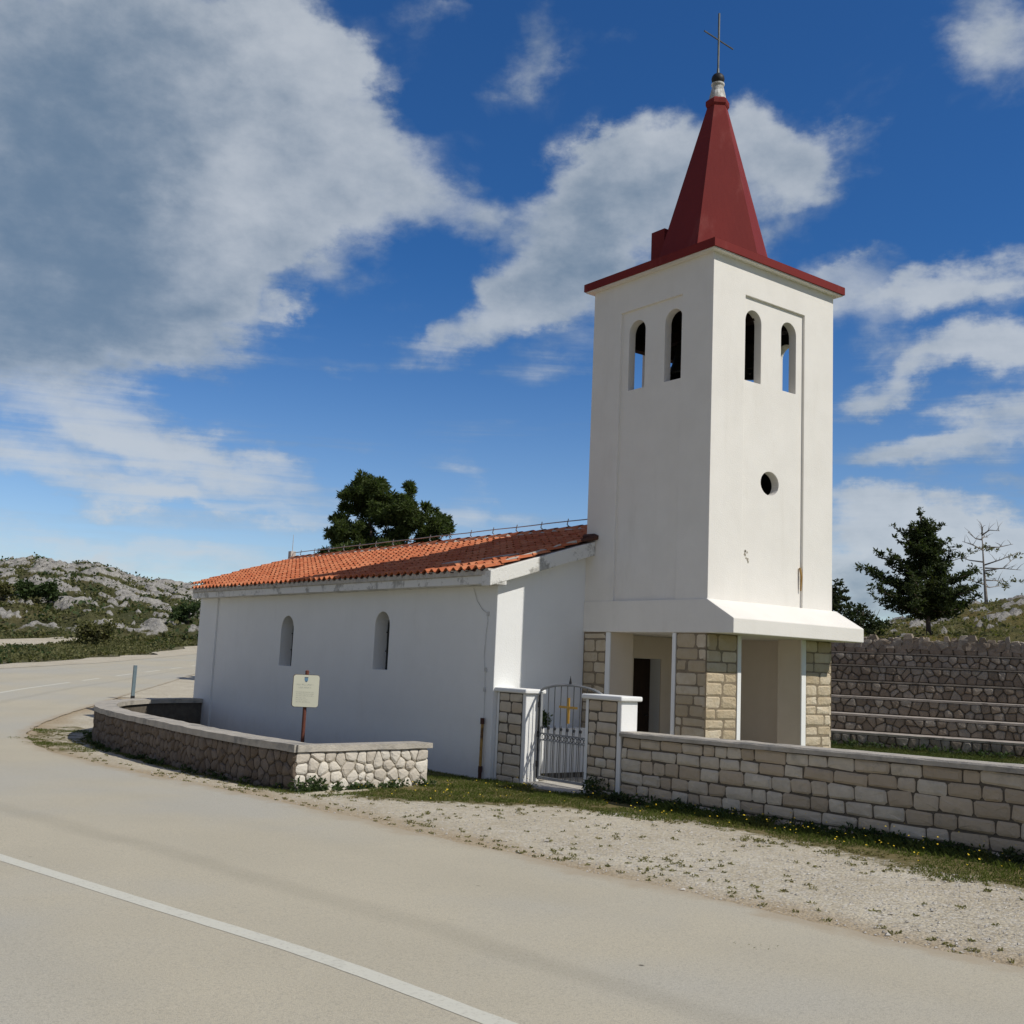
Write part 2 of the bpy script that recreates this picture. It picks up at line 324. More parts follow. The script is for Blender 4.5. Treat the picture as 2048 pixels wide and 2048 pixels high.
# domain warp so that cloud edges billow
wv=N.n('ShaderNodeCombineXYZ',i_0=az,i_1=N.math('MULTIPLY',el,1.5),i_2=0.0).outputs[0]
wn=N.n('ShaderNodeTexNoise',noise_dimensions='3D');N.setin(wn,'Vector',wv);wn.inputs['Scale'].default_value=.16;wn.inputs['Detail'].default_value=7;wn.inputs['Roughness'].default_value=.6
ws=N.n('ShaderNodeSeparateColor',i_0=wn.outputs['Color'])
azw=N.math('MULTIPLY_ADD',N.math('SUBTRACT',ws.outputs[0],.5),9.0,az)
elw=N.math('MULTIPLY_ADD',N.math('SUBTRACT',ws.outputs[1],.5),6.0,el)
vec=N.n('ShaderNodeCombineXYZ',i_0=azw,i_1=elw,i_2=0.0).outputs[0]
CLOUDS=[
(-24.5,26.29,10.27,5.87,-2.6,1.04,-0.1575),
(-18.9,24.78,9.98,7.18,-22.6,1.04,-0.045000000000000005),
(-25.24,19.7,9.0,6.22,-2.6,0.96,-0.225),
(-21.59,17.85,7.47,5.49,-12.6,0.8,-0.18000000000000002),
(-15.04,27.33,6.33,5.69,-2.6,0.9,0.35),
(-13.6,29.91,3.65,2.54,-32.6,0.7,0.6),
(-15.65,21.8,4.85,3.01,27.4,0.9,0.55),
(-16.88,17.51,4.47,3.61,17.4,0.7,0.2),
(-24.66,14.08,5.18,2.98,-2.6,0.504,-0.2),
(-20.05,15.01,4.54,2.31,-2.6,0.36,0),
(-10.28,24.49,5.1,3.25,-12.6,0.75,0.25),
(-6.76,23.55,6.33,2.04,-14.6,0.42,0.1),
(-2.65,23.06,4.36,1.55,-12.6,0.36,-0.12),
(-5.17,25.96,3.5,1.5,17.4,0.21,0.2),
(-9.39,27.81,3.16,1.93,-32.6,0.4,0.2),
(-12.22,20.43,3.04,1.29,-22.6,0.3,0),
(5.46,24.33,5.51,3.31,22.4,1.05,0.13),
(3.83,21.47,5.78,3.93,27.4,0.9,-0.12),
(5.99,25.85,3.2,1.75,27.4,0.7,0.38),
(0.46,18.98,5.48,2.14,32.4,0.75,-0.02),
(-2.32,16.97,4.58,1.49,22.4,0.468,0.2),
(1.78,15.24,3.14,1.23,22.4,0.324,0.1),
(-6.01,16.47,2.55,0.81,7.4,0.252,0.1),
(12.28,26.19,4.22,2.7,7.4,0.8,0.13),
(15.62,25.74,3.56,1.71,2.4,0.75,0.13),
(11.69,27.43,2.27,1.46,-2.6,0.5,0.28),
(13.99,23.12,3.86,1.51,17.4,0.4,-0.12),
(9.81,22.76,3.4,2.57,-2.6,0.6,-0.12),
(20.38,19.19,5.1,1.64,5.4,0.75,0.3),
(24.11,19.38,3.63,1.47,7.4,0.7,0.4),
(17.52,20.39,3.44,1.27,17.4,0.5,0.1),
(22.35,15.51,5.66,1.52,11.4,0.85,0.4),
(18.31,14.15,3.87,1.18,12.4,0.55,0.1),
(23.52,12.15,5.27,1.53,14.4,0.9,0.35),
(19.83,10.97,4.02,1.05,7.4,0.5,0.0),
(24.2,10.09,3.3,0.89,5.4,0.6,-0.1),
(18.57,16.74,3.11,1.03,17.4,0.35,0.1),
(24.78,16.35,2.85,1.74,-2.6,0.5,0.3),
(24.79,29.8,2.72,2.85,-27.6,0.75,0.2),
(0.71,31.6,3.29,2.56,22.4,0.55,-0.02),
(-0.07,29.44,2.08,1.44,37.4,0.3,-0.12),
(4.62,30.95,1.78,0.7,-12.6,0.2,-0.22),
(-5.33,32.44,2.67,0.46,-2.6,0.3,0.2),
(-12.22,17.61,1.24,0.58,17.4,0.5,0.2),
(-8.96,14.12,1.11,0.68,-22.6,0.288,0),
(-4.68,31.79,3.56,0.46,-2.6,0.2,0.1),
(-22.14,10.58,10.18,1.79,-10.6,0.54,0.5),
(-15.2,10.0,8.66,1.47,-12.6,0.54,0.4),
(-23.14,8.4,7.12,1.15,-7.6,0.432,0.35),
(-14.96,7.05,8.62,0.94,-5.6,0.432,0.35),
(-7.43,7.57,8.27,1.65,-6.6,0.324,0.3),
(-3.33,9.2,3.37,1.11,-27.6,0.36,0.35),
(-19.37,7.47,14.96,1.57,-4.6,0.288,0.3),
(-20.82,4.21,0.97,0.36,22.4,0.36,0.6),
(-16.58,4.51,17.88,1.59,-5.6,0.297,0.45),
(-1.82,7.05,7.0,1.39,-10.6,0.36,0.35),
(-22.83,5.08,11.83,1.02,-4.6,0.243,0.45),
(21.05,7.56,8.09,1.3,-2.6,1.215,0.55),
(19.31,5.73,5.49,1.84,-2.6,1.215,0.7999999999999999),
(23.67,5.76,5.17,2.04,-2.6,1.08,0.5),
(21.02,4.19,10.21,1.81,-4.6,1.08,0.2),
(18.55,4.66,2.26,1.58,27.4,0.54,-0.4),
]
D=None;B=None
for (ca,ce,ra,re,rot,wd,wb) in CLOUDS:
    mp=N.n('ShaderNodeMapping',vector_type='TEXTURE');N.setin(mp,'Vector',vec)
    mp.inputs['Location'].default_value=(ca,ce,0);mp.inputs['Rotation'].default_value=(0,0,R(rot));mp.inputs['Scale'].default_value=(ra*1.25,re*1.25,1)
    g=N.n('ShaderNodeTexGradient',gradient_type='SPHERICAL');N.setin(g,'Vector',mp.outputs[0]);g=g.outputs['Fac']
    D=N.math('MULTIPLY',g,wd) if D is None else N.math('MULTIPLY_ADD',g,wd,D)
    B=N.math('MULTIPLY',g,wb) if B is None else N.math('MULTIPLY_ADD',g,wb,B)
n1=N.n('ShaderNodeTexNoise');N.setin(n1,'Vector',wv);n1.inputs['Scale'].default_value=.11;n1.inputs['Detail'].default_value=10;n1.inputs['Roughness'].default_value=.58;n1.inputs['Distortion'].default_value=.4
n2=N.n('ShaderNodeTexNoise');N.setin(n2,'Vector',wv);n2.inputs['Scale'].default_value=.35;n2.inputs['Detail'].default_value=8;n2.inputs['Roughness'].default_value=.6
# scattered clouds added outside the view, weighted and tinted as fill light
rest=N.ramp(N.math('ABSOLUTE',az),32,50)
rn=N.noise(N.scalev(wv,(1,1.6,1)),.05,8,.6)
D=N.math('MULTIPLY_ADD',N.math('MULTIPLY',rest,N.ramp(rn,.40,.60)),1.0,D)
dn=N.math('MULTIPLY_ADD',N.math('SUBTRACT',n1.outputs[0],.5),N.math('MULTIPLY_ADD',N.ramp(el,4,24),.95,.65),D)
cir=N.noise(N.scalev(wv,(.045,.42,1)),1.0,8,.6,.3)
dn=N.math('MULTIPLY_ADD',N.math('MULTIPLY',N.math('SUBTRACT',cir,.5),N.ramp(el,22,12)),1.7,dn)
dens=N.ramp(dn,.08,.84)
dens=N.math('MULTIPLY',dens,N.ramp(el,-2.0,1.0))
bt=N.math('MULTIPLY_ADD',N.math('SUBTRACT',n2.outputs[0],.5),1.15,B)
bt=N.math('ADD',bt,N.math('MULTIPLY',N.math('SUBTRACT',n1.outputs[0],.5),.9))
bt=N.math('ADD',bt,N.math('MULTIPLY',N.math('SUBTRACT',N.ramp(dn,.15,.6),N.ramp(dn,.65,1.5)),.34))
bt=N.ramp(bt,-.55,1.05)
cc=N.mix(bt,CLOUD_DARK,CLOUD_BRIGHT)
tintc=N.mix(N.ramp(elv,1.0,22.0),(1.0,1.01,1.12),(.31,.625,.94))
blue=N.mix(1.0,skyc.outputs[0],tintc,'MULTIPLY')
cc=N.mix(rest,cc,(3.0,2.7,2.3))  # unseen clouds toned warm to fill the shaded walls
fin=N.mix(N.math('MULTIPLY',dens,.84),blue,cc)
N.setin(bg,'Color',fin);bg.inputs['Strength'].default_value=SKY_STR
scene.view_settings.view_transform='Standard';scene.view_settings.look='None';scene.view_settings.exposure=0;scene.view_settings.gamma=1
scene.cycles.max_bounces=8
# ---------------------------------------------------------------- ground sheets
def groundmat():
    m,N,b=newmat('dry_scrubland_soil');p=N.pos()
    g=N.ramp(N.noise(p,.35,8,.65),.38,.62);g2=N.ramp(N.noise(p,1.7,8,.7),.4,.6)
    c=N.mix(g,N.mix(g2,(.075,.085,.035),(.14,.13,.065)),N.mix(g2,(.11,.105,.05),(.24,.21,.15)))
    rk=N.ramp(N.noise(N.scalev(p,(1,1,2)),.9,9,.7),.60,.66)
    c=N.mix(rk,c,N.mix(g2,(.42,.39,.34),(.30,.28,.25)))
    gl=N.attr('lawn');c=N.mix(gl,c,N.mix(g2,(.075,.105,.025),(.13,.145,.045)))
    N.setin(b,'Base Color',c);b.inputs['Roughness'].default_value=.95;b.inputs['Specular IOR Level'].default_value=.1
    bp=N.n('ShaderNodeBump');bp.inputs['Strength'].default_value=.7;bp.inputs['Distance'].default_value=.08
    N.setin(bp,'Height',N.noise(p,7,8,.7));N.setin(b,'Normal',bp.outputs[0]);return m
def setattr_v(o,name,vals):
    at=o.data.attributes.new(name,'FLOAT','POINT');at.data.foreach_set('value',vals)
mb=MB();NA=480;rad=[];r=.8
while r<900: rad.append(r);r*=1.032
rad+= [1400,2500]
vs=[(CX,CY,h(CX,CY)-.1)];lawn=[0]
def inlawn(x,y): return x>-1.2 and tern(x,y)<TT*.8 and y<9
def lawnz(x,y): return lerp(-.05,.22,ss(-7,0,tern(x,y)))
def inside_hill(s,t):
    a=t/max(s,1)
    return s>60 and -.75<a<-.05
for r in rad:
    for i in range(NA):
        th=2*math.pi*i/NA;x=CX+r*math.cos(th);y=CY+r*math.sin(th)
        s,t=st(x,y);z=h(x,y)
        z-=.12*ss(95,86,s)
        if s>93 and t<0: z-=1.2*ss(93,99,s)
        if t>0 and tern(x,y)>TT*7: z-=.8*ss(TT*7+2.5,TT*7+6,tern(x,y))
        if inlawn(x,y): z=lawnz(x,y)
        vs.append((x,y,z))
        lawn.append(1.0 if inlawn(x,y) else 0.0)
fs=[(0,1+i,1+(i+1)%NA) for i in range(NA)]
for k in range(len(rad)-1):
    a=1+k*NA;b=a+NA
    for i in range(NA): fs.append((a+i,b+i,b+(i+1)%NA,a+(i+1)%NA))
mb.add(vs,fs);g=mb.build('ground',groundmat(),smooth=True,tints=False);tag(g,kind='structure');setattr_v(g,'lawn',lawn)
# ---------------------------------------------------------------- road
def spline(pts,n=12):
    P=[Vector(p) for p in pts];P=[P[0]*2-P[1]]+P+[P[-1]*2-P[-2]];o=[]
    for i in range(1,len(P)-2):
        a,b,c,d=P[i-1:i+3]
        for k in range(n):
            t=k/n;o.append(.5*((2*b)+(c-a)*t+(2*a-5*b+4*c-d)*t*t+(3*b-a-3*c+d)*t**3))
    o.append(P[-2]);return o
EDGE=[(-8.6,-40),(-6.9,-22),(-6.35,-13),(-6.22,-10),(-6.22,-8.3),(-6.26,-5.7),(-6.36,-3.7),(-6.48,-1),(-6.63,1.45),(-6.98,4.3),(-7.2,6.6),(-7.24,9.3),(-6.88,12.25),(-5.94,15.2),(-4.4,18.6),(-2.71,21.5),(.11,26.2),(3.4,32),(7.2,38.8),(14,50),(30,74),(60,112)]
LINE=[(-11.6,-40),(-9.5,-22),(-9.30,-13),(-9.40,-9.6),(-9.57,-7.53),(-9.77,-5.87),(-10.11,-4.2),(-10.58,-1.85),(-11.2,1.2),(-11.75,5),(-11.8,9),(-11.1,13.5),(-9.6,18),(-7.3,22.1),(-4.4,25.9),(-.76,31.2),(3.06,36.8),(5.8,40.7),(8.3,44.3),(16,55.5),(32,79),(61,117)]
FAR=[(-17,-40),(-14.5,-22),(-13.6,-13),(-13.5,-9.6),(-13.5,-7.5),(-13.8,-5.8),(-14.3,-4.1),(-14.9,-1.8),(-15.6,1.2),(-16.2,5),(-16.4,10),(-15.7,16),(-14.2,22),(-11.8,27),(-8.6,32),(-4.4,37.2),(.2,42.4),(3.4,46.2),(6.2,49.5),(14,60.8),(31,85.5),(60,124)]
E_=spline(EDGE);L_=spline(LINE);F_=spline(FAR)
def strip(rows,dz,skirt=None):
    k=len(rows[0]);vs=[];fs=[]
    for row in rows:
        for p in row: vs.append((p[0],p[1],h(p[0],p[1])+dz))
    for i in range(len(rows)-1):
        for j in range(k-1): fs.append((i*k+j,i*k+j+1,(i+1)*k+j+1,(i+1)*k+j))
    return vs,fs
def densify(P,step):
    o=[]
    for a,b in zip(P,P[1:]):
        n=max(1,int((b-a).length/step))
        for k in range(n): o.append(a.lerp(b,k/n))
    o.append(P[-1]);return o
rows=[];vv=[]
K=14
for i in range(len(E_)-1):
    sub=6
    for q in range(sub):
        t=q/sub;e=E_[i].lerp(E_[i+1],t);l=L_[i].lerp(L_[i+1],t);f=F_[i].lerp(F_[i+1],t)
        dirn=(l-e).normalized()
        jit=.10*noise.noise(Vector((e.x*1.3,e.y*1.3,0)))+.05*noise.noise(Vector((e.x*5,e.y*5,3)))
        row=[e+dirn*jit]
        for k in range(1,K+1): row.append(e.lerp(l,k/K))
        for k in range(1,K+1): row.append(l.lerp(f,k/K))
        rows.append(row);vv+= [k/K for k in range(2*K+1)]
vs,fs=strip(rows,0.0)
def roadmat():
    m,N,b=newmat('sunbleached_asphalt');p=N.pos();u=N.attr('across')
    n1=N.noise(p,.55,6,.6);n2=N.noise(p,160,3,.7);n3=N.noise(p,38,5,.7)
    c=N.mix(N.ramp(n1,.3,.7),(.585,.53,.405),(.545,.495,.38))
    c=N.mix(N.math('MULTIPLY',N.ramp(N.noise(p,.16,4,.6),.42,.62),.8),c,(.515,.495,.43))
    gr=N.noise(p,55,3,.75);c=N.mix(N.math('MULTIPLY',N.ramp(gr,.50,.62),.40),c,(.34,.315,.265));c=N.mix(N.math('MULTIPLY',N.ramp(N.noise(p,85,2,.7),.60,.70),.35),c,(.70,.66,.56))
    c=N.mix(N.ramp(n2,.40,.60),N.mix(1.0,c,(.80,.80,.79,1),'MULTIPLY'),c)
    c=N.mix(N.math('MULTIPLY',N.ramp(n3,.58,.72),.35),c,(.46,.43,.37))
    # worn wheel tracks (rubber) along the lane
    uw=N.math('MULTIPLY_ADD',N.math('SUBTRACT',N.noise(p,.5,3,.5),.5),.10,u)
    for c0,wd,amt in ((.70,.06,.20),(.30,.10,.04),(1.32,.12,.06),(1.68,.1,.05)):
        dd=N.math('ABSOLUTE',N.math('SUBTRACT',uw,c0))
        k=N.math('MULTIPLY',N.ramp(dd,wd,.01),N.math('MULTIPLY_ADD',N.noise(p,.9,5,.65),amt*1.6,amt*.2))
        c=N.mix(k,c,(.26,.235,.18))
    ed=N.math('ADD',u,N.math('MULTIPLY',N.math('SUBTRACT',N.noise(p,2.2,7,.7),.5),.22))
    c=N.mix(N.math('MULTIPLY',N.ramp(ed,.075,.0),.8),c,(.42,.35,.25))
    sp=N.n('ShaderNodeTexVoronoi');N.setin(sp,'Vector',p);sp.inputs['Scale'].default_value=2.2
    spk=N.math('MULTIPLY',N.ramp(sp.outputs['Distance'],.055,.02),N.ramp(N.noise(p,1.3,2,.5),.55,.6))
    c=N.mix(spk,c,(.10,.09,.07))
    N.setin(b,'Base Color',c);b.inputs['Roughness'].default_value=.88;b.inputs['Specular IOR Level'].default_value=.2
    bp=N.n('ShaderNodeBump');bp.inputs['Strength'].default_value=.5;bp.inputs['Distance'].default_value=.006
    N.setin(bp,'Height',N.noise(p,140,3,.7));N.setin(b,'Normal',bp.outputs[0]);return m
mb=MB();mb.add(vs,fs);rd=mb.build('road',roadmat(),smooth=True,tints=False);tag(rd,kind='structure');setattr_v(rd,'across',vv)
# markings
def linemat():
    m,N,b=newmat('worn_white_road_paint');p=N.pos()
    c=N.mix(N.ramp(N.noise(p,30,6,.75),.50,.68),(.64,.625,.53),(.52,.50,.42))
    c=N.mix(N.math('MULTIPLY',N.ramp(N.noise(p,3,6,.7),.55,.75),.5),c,(.42,.40,.34))
    N.setin(b,'Base Color',c);b.inputs['Roughness'].default_value=.75;return m
LM=linemat()
Ld=densify(L_,.25)
cum=[0]
for a,b in zip(Ld,Ld[1:]): cum.append(cum[-1]+(b-a).length)
def at_len(P): return min(range(len(Ld)),key=lambda i:(Ld[i]-Vector(P)).length)
i0=at_len((-.76,31.2))
def mark(i,j,wid=.14):
    rows=[]
    for k in range(i,j+1):
        d=(Ld[min(k+1,len(Ld)-1)]-Ld[max(k-1,0)]).normalized();nn=Vector((-d.y,d.x))
        w1=wid/2+.006*noise.noise(Vector((Ld[k].x*9,Ld[k].y*9,1)));w2=wid/2+.006*noise.noise(Vector((Ld[k].x*9,Ld[k].y*9,7)))
        rows.append([Ld[k]+nn*w1,Ld[k],Ld[k]-nn*w2])
    vs,fs=strip(rows,.0022);return vs,fs
mb=MB();mb.add(*mark(0,i0));c0=cum[i0]
k=i0;pos_=c0+1.2
while pos_<c0+40:
    a=next((i for i,c in enumerate(cum) if c>=pos_),None);b=next((i for i,c in enumerate(cum) if c>=pos_+2.2),None)
    if a is None or b is None:break
    mb.add(*mark(a,b));pos_+=4.4
tag(mb.build('road_marking',LM,tints=False),kind='structure')
# far pull-off of pale gravel beside the far lane, and the gravel track below the hill
def gravelmat():
    m,N,b=newmat('pale_limestone_gravel');p=N.pos();g=N.attr('grassy');dd=N.attr('dusty')
    n1=N.noise(p,.8,6,.65);n2=N.noise(p,14,6,.7)
    c=N.mix(N.ramp(n1,.3,.7),(.575,.52,.40),(.475,.415,.305))
    c=N.mix(N.math('MULTIPLY',N.ramp(N.noise(p,2.6,7,.7),.52,.70),.45),c,(.40,.33,.23))
    v=N.n('ShaderNodeTexVoronoi');N.setin(v,'Vector',p);v.inputs['Scale'].default_value=34
    peb=N.n('ShaderNodeSeparateColor',i_0=v.outputs['Color'])
    c=N.mix(N.math('MULTIPLY',N.ramp(peb.outputs[0],.55,.95),.55),c,(.66,.63,.57))
    c=N.mix(N.math('MULTIPLY',N.ramp(peb.outputs[1],.80,.95),.5),c,(.26,.22,.165))
    c=N.mix(N.math('MULTIPLY',N.ramp(n2,.60,.72),.5),c,(.30,.245,.17))
    c=N.mix(N.math('MULTIPLY',dd,.85),c,N.mix(N.ramp(n2,.4,.6),(.36,.275,.17),(.44,.355,.24)))
    gm=N.ramp(N.math('ADD',g,N.math('MULTIPLY',N.math('SUBTRACT',N.noise(p,4.5,7,.7),.5),.9)),.38,.62)
    c=N.mix(gm,c,N.mix(N.ramp(n2,.35,.65),(.11,.105,.035),(.21,.165,.085)))
    N.setin(b,'Base Color',c);b.inputs['Roughness'].default_value=.95;b.inputs['Specular IOR Level'].default_value=.1
    bp=N.n('ShaderNodeBump');bp.inputs['Strength'].default_value=.8;bp.inputs['Distance'].default_value=.02
    hgt=N.math('ADD',N.math('MULTIPLY',v.outputs['Distance'],-.6),N.noise(p,26,6,.7))
    N.setin(bp,'Height',hgt);N.setin(b,'Normal',bp.outputs[0]);return m
GM=gravelmat()
rows=[]
for i in range(len(F_)):
    if F_[i].y<20 or F_[i].y>110: continue
    d=(F_[min(i+1,len(F_)-1)]-F_[i-1]).normalized();nn=Vector((-d.y,d.x))
    wd=2.4+1.5*noise.noise(Vector((F_[i].x*.2,F_[i].y*.2,0)))
    rows.append([F_[i]-nn*.15+nn*wd*k/4 for k in range(5)])
vs,fs=strip(rows,.012);mb=MB();mb.add(vs,fs);o=mb.build('road_shoulder',GM,smooth=True,tints=False);tag(o,kind='structure')
rows=[]
for i in range(1,len(E_)-1):
    if E_[i].y<24 or E_[i].y>80: continue
    d=(E_[i+1]-E_[i-1]).normalized();nn=Vector((d.y,-d.x))
    wd=3.6+1.6*noise.noise(Vector((E_[i].x*.25,E_[i].y*.25,4)))
    rows.append([E_[i]-nn*.25+nn*(wd+.25)*k/6 for k in range(7)])
vs,fs=strip(rows,-.012);mb=MB();mb.add(vs,fs);o=mb.build('road_shoulder',GM,smooth=True,tints=False);tag(o,kind='structure')
TRK=[((-8,52),(-6,68)),((-2,58),(1.5,74.5)),((4.6,66.3),(8.1,82.5)),((9.4,75.6),(12.5,85.3)),((13.6,81),(16.0,87.0)),((18,85.2),(19.2,88.8))]
rows=[]
for (a,b),(c,d) in zip(TRK,TRK[1:]):
    for k in range(6):
        p=Vector(a).lerp(Vector(c),k/6);q=Vector(b).lerp(Vector(d),k/6);rows.append([p.lerp(q,j/6) for j in range(7)])
vs,fs=strip(rows,.05);mb=MB();mb.add(vs,fs);o=mb.build('gravel_track',GM,smooth=True,tints=False);tag(o,kind='structure')
# near verge
LOWW=[(-3.42,2.57),(-5.84,2.23)]
CURVE=[(-5.84,2.23),(-6.0,3.3),(-6.09,4.6),(-6.09,6),(-6.06,7.8),(-6.03,9.2),(-5.95,10.3),(-5.78,11.4),(-5.48,12.4),(-5.06,13.35),(-4.5,14.15),(-3.7,14.9),(-2.75,15.35),(-1.97,15.6)]
C_=spline(CURVE,6)
GRASS=[(-1.9,2.9),(-1.95,4.7),(-3.4,2.6),(-4.6,2.4),(-5.4,1.5),(-4.9,.85),(-4.2,.25),(-3.35,-.4),(-2.8,-1.6),(-2.8,-3.2),(-3.05,-4.6),(-3.3,-5.9),(-3.4,-7.2),(-3.4,-10),(-1.9,-10)]
def pip(x,y,P):
    c=False;j=len(P)-1
    for i in range(len(P)):
        xi,yi=P[i];xj,yj=P[j]
        if (yi>y)!=(yj>y) and x<(xj-xi)*(y-yi)/(yj-yi)+xi:c=not c
        j=i
    return c
def dseg(x,y,a,b):
    ax,ay=a;bx,by=b[0]-ax,b[1]-ay;px,py=x-ax,y-ay
    t=(px*bx+py*by)/(bx*bx+by*by+1e-12);t=0 if t<0 else 1 if t>1 else t
    px-=bx*t;py-=by*t;return math.sqrt(px*px+py*py)
def dpoly(x,y,P,closed=True):
    n=len(P);return min(dseg(x,y,P[i],P[(i+1)%n]) for i in range(n if closed else n-1))
CP=[(p.x,p.y) for p in C_]
EP=[(p.x,p.y) for p in E_[::3] if -20<p.y<40]
INNER=[(-5.75,2.6),(-3.4,2.75),(-1.9,2.9),(-1.9,15.5)]+[(p.x+.2,p.y) for p in reversed(C_)]
def grassy(x,y):
    v=0
    d=dpoly(x,y,GRASS)
    sd=d if pip(x,y,GRASS) else -d
    v=.5+.5*max(-1,min(1,sd/.85))
    dc=dpoly(x,y,CP,False)
    if x<-4.4 and y>2: v=max(v,.62*ss(.55,.05,dc))
    if x>-6 and 2.4<y<15.5 and pip(x,y,INNER): return 1.0
    if y>9 and x<-5: v=max(v,.50*ss(1.3,.2,abs(dc-.8)))
    return v
mb=MB();x0,x1,y0,y1=-8.4,4.2,-16,33;dx=.13
nx=int((x1-x0)/dx)+1;ny=int((y1-y0)/dx)+1;vs=[];ga=[];du=[]
for j in range(ny):
    for i in range(nx):
        x=x0+i*dx;y=y0+j*dx
        de=dpoly(x,y,EP,False) if (x<-3 or y>14) else 9
        z=h(x,y)-.022+.012*noise.noise(Vector((x*1.5,y*1.5,0)))*ss(.0,.6,de)+.006*noise.noise(Vector((x*6,y*6,0)))*ss(0,.4,de)
        vs.append((x,y,z));ga.append(grassy(x,y));du.append(ss(.75,.05,de+.25*noise.noise(Vector((x*1.1,y*1.1,5)))))
fs=[(j*nx+i,j*nx+i+1,(j+1)*nx+i+1,(j+1)*nx+i) for j in range(ny-1) for i in range(nx-1) if x0+i*dx<-1.66 or y0+j*dx>15.0]
mb.add(vs,fs);o=mb.build('gravel_verge',GM,smooth=True,tints=False);tag(o,kind='structure');setattr_v(o,'grassy',ga);setattr_v(o,'dusty',du)
# courtyard behind the low wall and beyond the church corner
# ---------------------------------------------------------------- church
W_,D_=3.2,2.94
NX0,NX1,NY0,NY1=-1.95,5.15,2.94,15.82
church=thing('church',(1.6,5.0,0),'white chapel with orange tiled roof and square bell tower with red spire','church')
def arch(cx,hw,z0,z1,n=14):      # outline in (u,z): flat sill, round head
    r=hw;zc=z1-r
    return [(cx-hw,z0),(cx+hw,z0)]+[(cx+hw*math.cos(math.pi*i/n),zc+r*math.sin(math.pi*i/n)) for i in range(n+1)]
def cutter(poly,axis,a,b):
    mb=MB()
    if axis=='x': mb.prism([(a,u,z) for u,z in poly],(b-a,0,0))
    else: mb.prism([(u,a,z) for u,z in poly],(0,b-a,0))
    return mb.build('cutter',[],tints=False)
def boxcut(*b):
    mb=MB();mb.box(*b);return mb.build('cutter',[],tints=False)
# tower shaft
mb=MB();mb.box(0,W_,0,D_+.0,3.0,8.84);shaft=mb.build('tower_shaft',M['tower'],church,tints=False)
shaft.parent=None;shaft.location=(1.6,5.0,0)
cut=[boxcut(.2,W_-.2,.2,D_-.2,4.4,8.7)]
cut.append(boxcut(.80,2.38,-.2,.045,3.0,8.25))          # front panel
cut.append(boxcut(-.2,.045,.70,2.20,3.0,8.24))          # side panel
apply_bool(shaft,cut);
cut=[]
for cx in (1.06,1.995): cut.append(cutter(arch(cx,.205,6.79,8.04),'y',-.5,D_+.5))
for cy in (.93,1.82): cut.append(cutter(arch(cy,.205,6.79,8.04),'x',-.5,W_+.5))
circ=[(1.535+.235*math.cos(2*math.pi*i/28),5.11+.205*math.sin(2*math.pi*i/28)) for i in range(28)]
cut.append(cutter(circ,'y',-.5,.6))
apply_bool(shaft,cut)
shaft.parent=church;shaft.location=(0,0,0)
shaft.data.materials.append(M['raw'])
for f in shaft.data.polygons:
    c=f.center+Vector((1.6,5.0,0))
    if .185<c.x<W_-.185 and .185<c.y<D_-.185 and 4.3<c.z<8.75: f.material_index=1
bevel(shaft,.012,2,50)
# dark belfry floor is part of the shaft chamber; bells below
# ring beam / canopy
mb=MB();z1,z2,z3=2.52,2.755,3.06
prof=[(-.56,z1),(-.56,z2),(0.0,z3),(D_-.002,z3),(D_-.002,z1)]
mb.prism([(-.018,y,z) for y,z in prof],(3.348,0,0))
can=mb.build('porch_canopy',M['white'],church,tints=False);bevel(can,.012,2,30)
can.data.materials.clear();can.data.materials.append(M['tower'])
# porch piers : plaster core and stone cladding
def cladding(name,faces,mat,parent,course=.19,gap=.008,seed=1,tmin=.55,jitter=.006,bulge=.018,wl=(.25,.55)):
    """faces: list of (origin,u dir,width,z0,z1,normal)"""
    rnd=random.Random(seed);mb=MB()
    for (o,u,wd,za,zb,nrm) in faces:
        o=Vector(o);u=Vector(u);nrm=Vector(nrm);z=za
        while z<zb-.04:
            hh=min(course*rnd.uniform(.78,1.22),zb-z)
            if zb-(z+hh)<.07: hh=zb-z
            x=-rnd.random()*.2
            while x<wd-.01:
                L=rnd.uniform(*wl);a=max(0,x);b=min(wd,x+L)
                if wd-b<.10:b=wd
                if b-a>.05: stone_block(mb,o,u,nrm,a+gap,b-gap,z+gap*.7,z+hh-gap*.7,rnd.uniform(tmin,1),rnd,jitter,bulge)
                x=b if b>x else x+L
            z+=hh
    o_=mb.build(name,mat,parent)
    mb=MB()
    for (o,u,wd,za,zb,nrm) in faces:
        o=Vector(o);u=Vector(u);n_=Vector(nrm);mb.prism([o+Vector((0,0,za)),o+u*wd+Vector((0,0,za)),o+u*wd+Vector((0,0,zb)),o+Vector((0,0,zb))],n_*.0045)
    mb.build('mortar',M['joint_gold'],parent,tints=False)
    return o_
